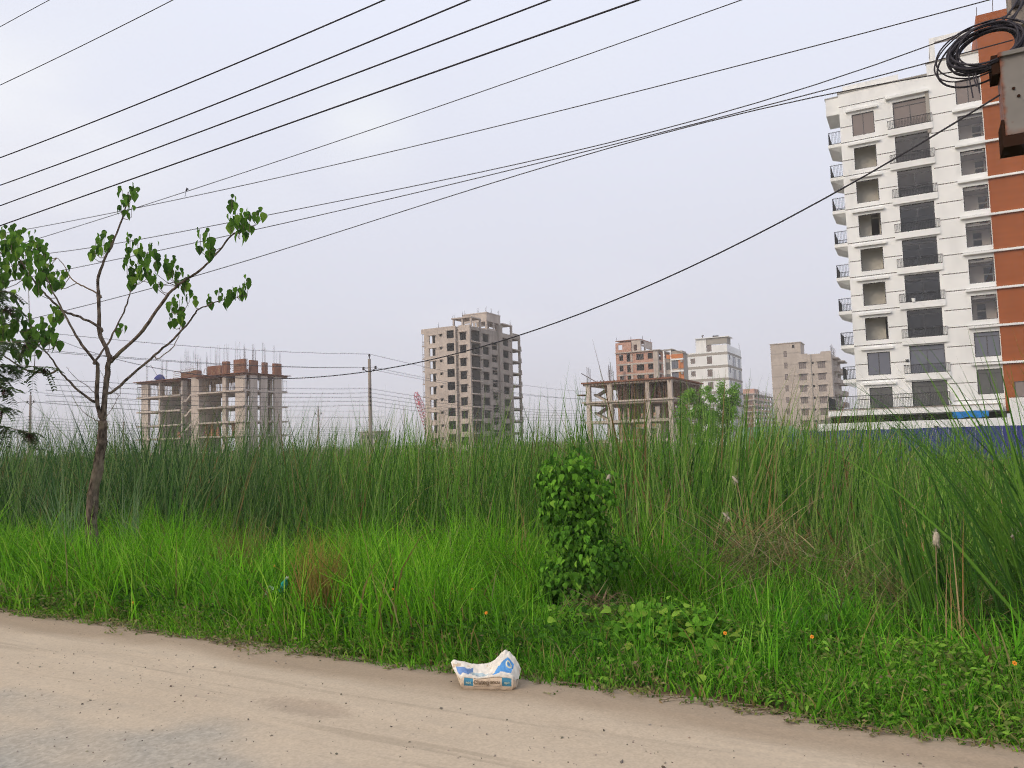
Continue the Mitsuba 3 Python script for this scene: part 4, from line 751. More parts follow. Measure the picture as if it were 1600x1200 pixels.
def young_tree():
    t = thing('young_tree', 'slender young tree with bare forked branches and hanging heart shaped leaves', 'tree')
    done = []
    for i, b in enumerate(TREE[:15]):
        b = np.array(b); p = street(b[:, :3]); r = b[:, 3]
        if i > 1 and done and i not in (11, 12, 13, 14):
            al = np.vstack(done); k0 = np.argmin(np.linalg.norm(al - p[0], axis=1)); p = np.vstack([al[k0], p]) if np.linalg.norm(al[k0] - p[0]) > .03 else p; r = np.concatenate([r[:1], r]) if len(p) > len(r) else r
        n = max(8, 5 * len(p)); s = np.linspace(0, len(p) - 1, n); k = np.arange(len(p))
        from scipy.interpolate import PchipInterpolator
        q = PchipInterpolator(k, p)(s); rr = np.interp(s, k, r) * (.84 if i == 0 else .64) * (1 + .06 * np.sin(s * 5 + i)); q[1:-1] += np.random.default_rng(i).normal(0, .004, (n - 2, 3))
        done.append(q)
        MB().tube(q, rr, 9 if i < 2 else 7).add('trunk' if i == 0 else 'branch' if i < 11 else 'twig', 'bark' if r.max() > .02 else 'twig', t, smooth=True)
    q = np.random.default_rng(21); shades = [(.085, .185, .028), (.125, .26, .04), (.055, .125, .026), (.22, .37, .055)]; ms = [mikit.ply(TEAK, f'mat_tree_leaf_{i}', smooth=True) for i in range(4)]
    for i, c in enumerate(shades): scene[f'mat_tree_leaf_{i}'] = {'type': 'principledthin', 'base_color': rgb(*c), 'roughness': .5, 'diff_trans': .7, 'spec_trans': 0., 'eta': 1.4}
    L, stems, flip = [], MB(), np.array([1, 1, 1.])
    for x, y, zt, h in SHOOTS:
        p = street(np.array([x, y, zt])); nl = max(4, int(round(h / .042)))
        e = p - [0, 0, h * .95]; al = np.vstack(done[1:11]); nb_ = al[np.argmin(np.linalg.norm(al - e, axis=1))]; stems.bar(e, p - [0, 0, h * .25], .004, 4)
        if np.linalg.norm(nb_ - e) < .7: stems.tube([nb_, (nb_ + e) / 2 - [0, 0, .03], e], [.006, .005, .004], 4)
        for j in range(nl):
            f = (j + .3) / nl; a = j * 2.4 + q.uniform(0, 6); sz = (.075 + .062 * min(1, f * 1.5)) * q.uniform(.8, 1.2)
            tilt = q.uniform(.05, .42); d = np.array([math.cos(a) * math.sin(tilt), math.sin(a) * math.sin(tilt), -math.cos(tilt)])
            L.append((p + [math.cos(a) * .03, math.sin(a) * .03, .02 - f * h * .82], d, unit(np.array([math.cos(a), math.sin(a), .35]) + q.normal(0, .25, 3)), sz))
    stems.add('leaf_stalks', 'twig', t, kind='stuff')
    q.shuffle(L); rest = []
    for i, (p, d, n, s) in enumerate(sorted(L, key=lambda l: -l[3])):
        w = unit(np.cross(d, n)); n = np.cross(w, d)
        if i < 298:
            Mx = np.eye(4); Mx[:3, 0], Mx[:3, 1], Mx[:3, 2], Mx[:3, 3] = w * s, d * s, n * s, p
            add('leaf', ms[int(q.choice(4, p=[.36, .30, .22, .12]))], None, t, M=Mx)
        else: rest.append((p, d, n, s))
    if rest:
        P, D, Nn, S = (np.array([r[i] for r in rest]) for i in range(4)); m, c = join([scatter(*TEAK, P, D, Nn, S, pick(shades[:3], len(P), .15, q))]); add('small_leaves', m, 'leaf', t, color=c, smooth=True, kind='stuff')
young_tree()
def pod_tree():
    t = thing('pod_tree', 'feathery tree with clusters of dark brown pods, cut off by the left edge', 'tree'); q = np.random.default_rng(31)
    base = street(np.array([-7.9, 9.6, -.3])); MB().tube([base, base + [0, .1, 1.5], base + [.15, .2, 2.8], base + [.3, .2, 4.2]], [.07, .06, .045, .02], 8).add('trunk', 'bark', t, smooth=True)
    lv, br, pods = [], MB(), []
    for (X, Z, X2, Z2) in ((-7.6, 2.5, -6.2, 2.75), (-7.6, 2.3, -6.35, 2.2), (-7.7, 2.8, -6.15, 3.0), (-7.7, 3.1, -6.5, 3.5), (-7.6, 2.0, -6.3, 1.9), (-7.7, 2.6, -6.45, 2.45), (-7.8, 3.4, -6.7, 3.75), (-7.7, 2.9, -6.6, 2.6)):
        a, b = street(np.array([X, 9.6, Z])), street(np.array([X2, 9.6 + q.uniform(-.4, .4), Z2])) + [.22, 0, .05]; g = np.linspace(0, 1, 12)[:, None]; p = a + (b - a) * g; p[:, 2] += .12 * np.sin(g[:, 0] * 3) + np.linspace(0, -.08, 12); br.tube(p, np.linspace(.012, .004, 12), 5)
        for i in range(3, 12):
            for _ in range(4):
                d = unit(q.normal(0, 1, 3) * [1, 1, .5] + [0, 0, -.25]); l = q.uniform(.14, .24); s = np.linspace(.1, 1, 10)
                ax = p[i] + d * (s * l)[:, None] - np.array([0, 0, .09]) * (s ** 2)[:, None]; br.bar(p[i], ax[-1], .0016, 3); w = unit(np.cross(d, [0, 0, 1.]))
                for sg in (-1, 1): lv.append((ax, np.broadcast_to(unit(w * sg + d * .35), ax.shape), q.uniform(.055, .075, 10)))
        pods += [p[i] for i in (7, 11)]
    br.add('branches', 'twig', t)
    P, D, S = (np.concatenate([l[i] for l in lv]) for i in range(3)); m, c = join([scatter(*SMALL, P, D, unit(q.normal(0, .3, P.shape) + [0, 0, 1]), np.stack([S * 1.0, S * 1.15, S], 1), pick([(.10, .15, .07), (.13, .19, .085), (.075, .115, .055)], len(P), .15, q))]); add('leaflets', m, 'leaf', t, color=c, kind='stuff')
    for p in pods[:12]:
        mb = MB()
        for _ in range(9): d = unit(q.normal(0, .3, 3) + [0, 0, -1]); e = p + d * q.uniform(.09, .15); mb.put(*OVAL_POD(p, e))
        mb.add('pod_cluster', 'pod_brown', t)
flat('pod_brown', (.085, .03, .03), .6, .3)
def OVAL_POD(p, e):
    d = e - p; w = unit(np.cross(d, [.3, .5, .1])) * .009; n = unit(np.cross(d, w)) * .004; m1, m2 = p + d * .3, p + d * .75
    return np.array([p, m1 - w, m1 + w, m1 + n, m2 - w, m2 + w, m2 + n, e]), np.array([[0, 1, 3], [0, 3, 2], [1, 4, 6], [1, 6, 3], [3, 6, 5], [3, 5, 2], [4, 7, 6], [6, 7, 5], [0, 2, 1], [1, 2, 5], [1, 5, 4], [4, 5, 7]])
pod_tree()
def leafy_tree(P, H, W, lab, n, seed, lo):
    t = thing('leafy_tree', lab, 'tree'); q = np.random.default_rng(seed); b = street(np.array([P[0], P[1], -1.])); m = MB()
    m.tube([b, b + [.1, 0, H * .3], b + [-.1, .1, H * .55], b + [0, 0, H * .85]], [.16, .13, .09, .03], 7)
    ends = []
    for i in range(15):
        a = q.uniform(0, 6.3); z0 = q.uniform(.12, .7) * H; e = b + [math.cos(a) * W * q.uniform(.2, .95), math.sin(a) * W * q.uniform(.2, .95), min(H * .98, z0 + q.uniform(.15, .4) * H)]; s = b + [0, 0, z0]; m.tube([s, (s + e) / 2 + [0, 0, -.1], e], [.05, .035, .012], 5); ends += [e, (s + e) / 2 + q.normal(0, .2, 3)]
    m.add('trunk', 'bark', t, smooth=True)
    ends += [b + [q.uniform(-W, W), q.uniform(-W, W), q.uniform(lo, .95) * H] for _ in range(16)]; ends = np.array(ends); w = q.uniform(.3, .75, len(ends)); k = q.choice(len(ends), n, p=w / w.sum()); sh = unit(q.normal(size=(n, 3))) * (q.random((n, 1)) ** .45) * w[k][:, None] * [1, 1, .9]
    p = ends[k] + sh; m2, c = join([scatter(*SMALL, p, unit(q.normal(size=(n, 3)) + [0, 0, -.2]), unit(q.normal(size=(n, 3)) + [0, 0, 1.]), q.uniform(.13, .24, (n, 1)), pick([(.15, .32, .04), (.20, .41, .055), (.10, .24, .035), (.25, .46, .07)], n, .15, q))])
    add('crown', m2, 'leaf', t, color=c, kind='stuff')
leafy_tree((18.3, 75), 7.6, 1.7, 'bushy light green tree standing in front of the white house', 9500, 3, .2)
leafy_tree((21.2, 76), 7.7, 1.3, 'second light green tree, right half of the pair in front of the white house', 6500, 5, .3)
leafy_tree((16.9, 77), 6.6, .55, 'thin dark green tree beside the low concrete frame, left of the bushy pair', 1900, 4, .25)
# ------------------------------------------------------------------ reeds
def reed_front(x): return np.interp(x, [-40, -20, -13.6, -11, -8.4, -5, -2.5, -1, .3, 3, 8], [8.2, 8.2, 8.5, 9.6, 10.4, 10.6, 10.2, 9.2, 8.3, 7.6, 7.4])
def reed_field():
    q = np.random.default_rng(41); parts = []
    def band(n, x0, x1, d0, d1, h0, h1, w, segs, power=1.0):
        x = q.uniform(x0, x1, n); d = d0 + (d1 - d0) * q.random(n) ** power; y = reed_front(x) + d; return x, y
    for (n, x0, x1, d0, d1, segs, w0, w1, power) in ((10500, -26, 7, -.6, 4.4, 5, .020, .040, 1.2), (9500, -46, 14, 4, 17, 4, .022, .042, 1.), (11000, -70, 24, 16, 46, 3, .025, .05, 1.)):
        x, y = band(n, x0, x1, d0, d1, 0, 0, 0, segs, power)
        ok = (y < PB[1] - 4) & (nz(x, y, .6, 3) + .25 * q.random(n) > (.40 if d0 < 0 else .3)); x, y = x[ok], y[ok]; m = len(x); z = ground_z(x, y)
        tall = 3.52 + .5 * (nz(x, y, .22, 12) - .5) - 1.62 * ss(-4.0, -.4, x - .12 * (y - 9)) * ss(75, 40, y)
        h = tall * (1 - .42 * q.random(m) ** 1.7) * np.where(q.random(m) < .06, 1.14, 1.0)
        ramp = np.where(x < -10.5, 1.6, 3.6); h *= (.38 + .62 * ss(-.6, 1, (y - reed_front(x) + q.normal(0, .5, m)) / ramp))
        left = ss(-8.0, -11.5, x + .9 * (y - 10)); right = ss(-3, 0, x)
        kx, ky = np.round(x * 1.6 + .6 * nz(x, y, 1.1, 61)), np.round(y * 1.6 + .6 * nz(x, y, 1.1, 62)); hs = lambda k: meshkit.noise(np.stack([kx * 7.13 + k, ky * 5.77, kx * 0 + k], -1), 90 + k)
        az = np.where(q.random(m) < .7, .2 + (hs(1) - .5) * 5.5 + q.normal(0, .45, m), q.uniform(0, 6.28, m)); lean = np.abs(q.normal(.05, .07, m)) + .34 * hs(2) ** 2.2 * q.uniform(.5, 1, m) + .08 * left; bend = np.abs(q.normal(.12, .22, m)) + (q.random(m) < .2) * q.uniform(.5, 1.8, m); lean = np.where(q.random(m) < .09, q.uniform(.5, 1.2, m), lean); h *= .80 + .38 * hs(3)
        cl = pick([(.07, .15, .042), (.10, .195, .05), (.04, .095, .03), (.19, .28, .10)], m, .2, q); cm = pick([(.08, .195, .027), (.125, .275, .035), (.05, .125, .022), (.22, .35, .08)], m, .2, q); dry = pick([(.26, .17, .075), (.33, .24, .12), (.20, .12, .05), (.30, .28, .13)], m, .2, q)
        c = cl * left[:, None] + cm * (1 - left[:, None]); pd = .045 + .22 * ss(-8, -4.5, x) * ss(-.5, -3, x) * ss(.45, .6, nz(x, y, .7, 9)); c = np.where((q.random(m) < pd)[:, None], dry, c)
        parts.append(blades(x, y, z, h, q.uniform(w0, w1, m) * (1 + .35 * ss(-8, -4, x)), az, lean, bend, c, segs, q))
    m, c = join(parts); tag(add('reed_bed', m, 'leaf', color=c), 'tall dense reeds filling the wet field behind the grass', 'reeds', kind='stuff')
    # flowering canes that stand above the blades
    n = 420; x = q.uniform(-26, 3, n); y = reed_front(x) + q.uniform(.3, 7, n); h = q.uniform(2.8, 3.45, n) - .8 * ss(-2, 1.0, x); p = []
    c = pick([(.10, .12, .06), (.14, .11, .06), (.07, .09, .05)], n, .2, q)
    p.append(blades(x, y, ground_z(x, y), h, np.full(n, .011), q.normal(.3, .9, n), np.abs(q.normal(.06, .06, n)), q.uniform(0, .22, n), c, 5, q))
    m, c = join(p); tag(add('reed_stalks', m, 'leaf', color=c), 'thin dark stalks standing higher than the reed leaves', 'reeds', kind='stuff')
    # old reeds that have fallen over
    n = 1900; g = q.random(n) < .7; x = np.where(g, q.normal(-1.75, .5, n), q.normal(-.15, .35, n)); y = np.where(g, q.normal(9.0, .7, n), q.normal(7.9, .4, n)); z = ground_z(x, y) + q.uniform(.05, .95, n) * np.exp(-((x + 1.5) / 1.4) ** 2)
    m, c = join([blades(x, y, z, q.uniform(.35, 1.1, n), q.uniform(.007, .015, n), q.uniform(0, 6.3, n), q.uniform(.7, 1.5, n), q.uniform(.0, .5, n), pick([(.26, .21, .10), (.17, .19, .06), (.18, .12, .06), (.36, .31, .18), (.11, .16, .045)], n, .2, q), 4, q)])
    tag(add('dead_reeds', m, 'leaf', color=c), 'flattened dry brown reeds lying at the foot of the reed bed, right of centre', 'reeds', kind='stuff')
reed_field()
def clump(name, lab, cat, x0, y0, rx, n, h, w, cols, az, lean, bend, seed, z0=None):
    q = np.random.default_rng(seed); x = x0 + q.normal(0, rx, n); y = y0 + q.normal(0, rx, n); z = ground_z(x, y) if z0 is None else np.full(n, z0)
    hh = h * (1 - .55 * q.random(n) ** 1.5)
    v, f, c = blades(x, y, z, hh, q.uniform(w[0], w[1], n), q.normal(az[0], az[1], n), np.abs(q.normal(lean[0], lean[1], n)), np.abs(q.normal(bend[0], bend[1], n)), pick(cols, n, .18, q), 5, q)
    t = thing(name, lab, cat); add('blades', (v, f), 'leaf', t, color=c, kind='stuff'); return t
G1 = [(.08, .19, .027), (.12, .26, .035), (.05, .13, .025)]; TAN = [(.42, .24, .11), (.33, .18, .08), (.44, .32, .17)]
clump('reed_clump', 'tall coarse reed clump with leaning blades beside the white seed tuft, right side', 'reeds', .06, 7.25, .10, 90, 2.05, (.011, .021), G1, (2.6, .9), (.14, .12), (.22, .2), 51)
clump('reed_clump', 'biggest dark reed clump at the right edge with long arching blades across the fence', 'reeds', .95, 7.6, .28, 190, 2.95, (.014, .030), G1, (2.9, .8), (.28, .2), (.45, .4), 52)
clump('reed_clump', 'short stiff reed fan left of the fallen brown reeds, right of centre', 'reeds', -2.55, 9.3, .12, 60, 1.75, (.012, .02), G1, (0, 3), (.14, .1), (.15, .15), 53)
clump('dry_tuft', 'yellow brown grass tuft in the bright grass, left of centre', 'grass tuft', -5.2, 5.72, .11, 240, 1.0, (.007, .013), [(.30, .25, .06), (.24, .22, .05), (.36, .22, .08)], (0, 3), (.12, .1), (.35, .3), 54)
clump('dry_tuft', 'rusty brown dead tuft between the young tree and the yellow tuft', 'grass tuft', -7.9, 7.15, .14, 260, 1.15, (.008, .015), [(.22, .10, .05), (.28, .16, .08), (.17, .15, .05)], (0, 3), (.16, .12), (.5, .4), 55)
clump('pale_reed', 'pale blue green cane tuft standing left of the young tree trunk', 'reeds', -12.3, 7.6, .13, 60, 1.95, (.013, .022), [(.24, .33, .17), (.18, .28, .13)], (0, 3), (.09, .08), (.55, .5), 56)
clump('pale_reed', 'second pale cane tuft, nearer to the young tree trunk', 'reeds', -10.7, 7.6, .08, 32, 1.8, (.012, .02), [(.24, .33, .17), (.18, .28, .13)], (2.6, .8), (.08, .08), (.35, .4), 57)
for i, (x, y, h, lab) in enumerate(((-4.35, 8.2, 1.5, 'bundle of upright tan stalks left of the vine covered mound'), (-.2, 8.9, 1.9, 'tall orange brown dead stalks in front of the dark blue fence'), (.15, 6.4, 1.25, 'bent tan stalk leaning beside the rightmost reed clump'), (-3.0, 9.2, 1.75, 'reddish dead reed stalks behind the vine covered mound'))):
    clump('dead_stalks', lab, 'stalks', x, y, .06, 8, h, (.008, .015), TAN, (0, 3), (.05, .05), (.1, .15), 60 + i)

# ------------------------------------------------------------------ verge grass and weeds
def verge():
    q = np.random.default_rng(71)
    def pts(n, x0, x1, f0, f1, p=1.):
        x = q.uniform(x0, x1, n); d = q.random(n) ** p; return x, edge_y(x) + f0 + d * (np.minimum(f1, reed_front(x) + 1.2 - 4.7) - f0), d
    YG = [(.14, .38, .016), (.185, .48, .022), (.065, .19, .014), (.30, .54, .06), (.10, .28, .016)]; MG = [(.095, .30, .02), (.14, .40, .026), (.05, .16, .015), (.22, .46, .05)]
    parts = []
    for n, x0, x1, f1, w0, w1, segs in ((92000, -15, 4, 6.3, .0105, .0205, 4), (7000, -26, -15, 4.5, .008, .014, 3)):
        x, y, d = pts(n, x0, x1, -.02, f1, .9); s = y - edge_y(x); keep = q.random(n) < (.7 + .3 * ss(.05, .4, s)) * np.maximum(.10 + 1.2 * ss(.38, .56, nz(x, y, 1.5, 5)), .75 * ss(-3.4, -2.2, x)) * np.where(((x + 3.05) / .4) ** 2 + ((y - 7.0) / .38) ** 2 < 1, .25, 1); x, y, s = x[keep], y[keep], s[keep]; m = len(x)
        bright = ss(-1.6, -4.0, x - .35 * (y - 6)) * (.15 + .85 * ss(.38, .58, nz(x, y, .8, 6))); tuft = nz(x, y, 1.7, 15, 2)
        h = (.26 + .58 * bright + .46 * ss(.48, .72, tuft)) * (.28 + .72 * ss(-.05, .5, s)) * q.uniform(.38, 1.18, m) + .22 * ss(2.2, 4.5, s)
        h *= 1 - .22 * ss(-2.4, -.8, x) * (1 - ss(.55, .7, tuft)); h += .45 * np.exp(-(((x + 3.2) / .9) ** 2 + ((y - 7.8) / .5) ** 2)) * q.random(m); h *= 1 - .62 * np.exp(-(((x + 2.75) / .62) ** 2 + ((y - 6.35) / .55) ** 2) ** 2); h *= 1 - .72 * np.exp(-(((x + 5.45) / .38) ** 2 + ((y - 5.3) / .42) ** 2) ** 2)
        az = q.uniform(0, 6.28, m) ; az = np.where(q.random(m) < .5, q.normal(-1.4, .8, m), az); lean = np.abs(q.normal(.12, .16, m)); bend = np.abs(q.normal(1.0, .65, m))
        c = pick(YG, m, .16, q) * bright[:, None] + pick(MG, m, .16, q) * (1 - bright[:, None]); c = np.where((q.random(m) < .06 + .10 * ss(.55, .2, s))[:, None], pick([(.30, .26, .09), (.24, .17, .07), (.33, .30, .14)], m, .15, q), c)
        parts.append(blades(x, y, ground_z(x, y) - .01, h, q.uniform(w0, w1, m), az, lean, bend, c, segs, q))
    # short soft grass that spills over the edge of the road
    n = 42000; x = q.uniform(-15, 4, n); s = -.08 + 1.0 * q.random(n) ** 1.3; y = edge_y(x) + s; k = q.random(n) < .45 + .55 * ss(.38, .52, nz(x, y, 1.9, 27)) - .5 * (s < .06); x, y, s = x[k], y[k], s[k]; m = len(x)
    c = np.where((q.random(m) < ss(-2.5, -5, x) * .8 + .15)[:, None], pick(YG, m, .16, q), pick(MG, m, .16, q)); c = np.where((q.random(m) < .12)[:, None], pick([(.30, .27, .10), (.24, .20, .08)], m, .15, q), c)
    parts.append(blades(x, y, ground_z(x, y) - .005, q.uniform(.08, .30, m) * (.5 + .5 * ss(0, .3, s)), q.uniform(.006, .012, m), np.where(q.random(m) < .5, q.normal(-1.5, .9, m), q.uniform(0, 6.3, m)), np.abs(q.normal(.3, .3, m)), np.abs(q.normal(1.0, .6, m)), c, 4, q))
    # tufts with long arching blades
    for _ in range(210):
        cx = q.uniform(-14, 2.5); cy = edge_y(np.array([cx]))[0] + q.uniform(.5, 4.2); big = cx - .35 * (cy - 6) < -3.2; m = q.integers(25, 60) if big else q.integers(12, 34)
        x = cx + q.normal(0, .07, m); y = cy + q.normal(0, .07, m)
        if (abs(cx + 2.8) < .75 and abs(cy - 6.4) < .7) or (abs(cx + 5.4) < .4 and abs(cy - 5.2) < .6): continue
        parts.append(blades(x, y, ground_z(x, y), q.uniform(.5, 1.1, m) if big else q.uniform(.28, .62, m), q.uniform(.008, .014, m), q.uniform(0, 6.28, m), np.abs(q.normal(.2, .15, m)), np.abs(q.normal(.7, .5, m)), pick(YG if (big and q.random() < .8) or q.random() < .12 else MG, m, .15, q), 5, q))
    m, c = join(parts); tag(add('verge_grass', m, 'leaf', color=c), 'fresh green grass growing along the road edge', 'grass', kind='stuff')
    # broad leaved weeds
    def leaves(T, n, x, y, hgt, s0, s1, cols, up=.9, asp=1.):
        z = ground_z(x, y) + hgt; k = len(x); t = q.normal(size=(k, 3)) * [1, 1, .45]; nn = unit(q.normal(size=(k, 3)) * .55 + [0, -.25, up]); s = q.uniform(s0, s1, (k, 1)); return scatter(*T, np.stack([x, y, z], -1), t, nn, np.concatenate([s * asp, s, s], 1), pick(cols, k, .2, q))
    W = []; DULL = [(.17, .21, .06), (.13, .18, .045), (.24, .23, .10), (.10, .16, .04), (.28, .22, .12)]; FRESH = [(.10, .24, .025), (.145, .32, .032), (.07, .17, .022), (.20, .37, .05)]
    n = 13000; x = q.uniform(-15, 4, n); s = -.30 + .7 * q.random(n) ** .9; y = edge_y(x) + s + .1 * (nz(x, x * 0, 2., 2) - .5); keep = (nz(x, y, 2.3, 22) > .40 + .16 * (s < .05) + .10 * (s < -.12)) ; x, y, s = x[keep], y[keep], s[keep]
    W.append(leaves(SMALL, n, x, y, np.maximum(.012, q.random(len(x)) * (.04 + .20 * ss(0, .5, s))) + .03 * (y < 4.75), .018, .045, DULL, 1.1))
    n = 24000; x = q.uniform(-4.6, 4, n); y = edge_y(x) + .05 + 1.8 * q.random(n) ** 1.3; keep = nz(x, y, 1.5, 33) > .49 + .07 * q.random(n); x, y = x[keep], y[keep]; s = y - edge_y(x)
    W.append(leaves(OVAL, n, x, y, q.random(len(x)) ** .6 * (.07 + .24 * ss(.0, .9, s)), .022, .056, FRESH + DULL[:2], .9))
    n = 26000; x = q.uniform(-15, -2, n); y = edge_y(x) + .25 + 4.2 * q.random(n) ** 1.2; keep = nz(x, y, 1.1, 36) > .47; x, y = x[keep], y[keep]
    W.append(leaves(OVAL, n, x, y, q.random(len(x)) * .26, .035, .075, [(.05, .14, .018), (.07, .18, .022), (.04, .10, .016)], .8))
    n = 9000; x = q.uniform(-13, -4.2, n); y = edge_y(x) + .05 + .8 * q.random(n); keep = nz(x, y, 1.0, 34) > .50; x, y = x[keep], y[keep]
    W.append(leaves(OVAL, n, x, y, q.random(len(x)) * .18 + .02, .03, .07, FRESH[:3] + DULL[:3], .9))
    n = 15000; x = q.uniform(-4, 3, n); y = edge_y(x) + 1.8 + 3.2 * q.random(n); x, y = x, y; W.append(leaves(SMALL, n, x, y, q.random(n) * .32, .03, .06, FRESH, .8))
    m, c = join(W); tag(add('weeds', m, 'leaf', color=c), 'low broad leaved weeds creeping out over the road edge', 'weeds', kind='stuff')
    # bright heart leaved creeper patch beside the mound
    n = 1300; x = q.normal(-1.85, .5, n); y = q.normal(6.15, .42, n); hh = .30 * np.exp(-((x + 1.75) / .75) ** 2 - ((y - 6.15) / .6) ** 2)
    m, c = join([leaves(HEART, n, x, y, hh * q.random(n) ** .4 + .06, .05, .085, [(.10, .25, .025), (.13, .31, .03), (.075, .19, .022), (.22, .36, .05)], 1.0)]); tag(add('creeper_patch', m, 'leaf', color=c, smooth=True), 'bright heart leaved creeper spreading right of the vine covered mound', 'creeper', kind='stuff')
    n = 150; x = np.concatenate([q.normal(-1.0, .16, 90), q.normal(-.75, .16, 60)]); y = np.concatenate([q.normal(7.1, .12, 90), q.normal(7.5, .14, 60)])
    m, c = join([leaves(OVAL, n, x, y, q.random(n) * .28 + .12, .06, .10, [(.16, .26, .10), (.13, .23, .085), (.11, .24, .04)], 1.0)]); tag(add('pale_herb', m, 'leaf', color=c, smooth=True), 'pale soft leaved herbs among the darker grass on the right', 'weeds', kind='stuff')
    # runners creeping on the dust
    mb = MB(); lp = []
    for _ in range(120):
        x0 = q.uniform(-9.5, .6); a = q.uniform(-2.6, -.5); n = 9; g = np.linspace(0, 1, n); L = q.uniform(.12, .42); px = x0 + g * L * math.cos(a) + np.cumsum(q.normal(0, .008, n)); py = edge_y(np.array([x0]))[0] + .02 + g * L * .55 * math.sin(a) + np.cumsum(q.normal(0, .006, n)); pz = road_z(px, py) + .012 + .006 * q.random(n)
        mb.tube(np.stack([px, py, pz], 1), .0028, 4); [lp.append((px[i], py[i], pz[i])) for i in range(n) for _ in range(2)]
    mb.add('creeping_stems', 'twig'); tag('creeping_stems', 'thin dry creeping stems lying on the dust at the road edge', 'stems', kind='stuff')
    lp = np.array(lp); k = len(lp); s = q.uniform(.015, .04, (k, 1)); m, c = join([scatter(*SMALL, lp, q.normal(size=(k, 3)) * [1, 1, .5], unit(q.normal(size=(k, 3)) * .5 + [0, 0, 1]), s, pick(DULL, k, .2, q))]); tag(add('runner_leaves', m, 'leaf', color=c), 'small dull leaves on the stems creeping over the dust', 'leaves', kind='stuff')
verge()

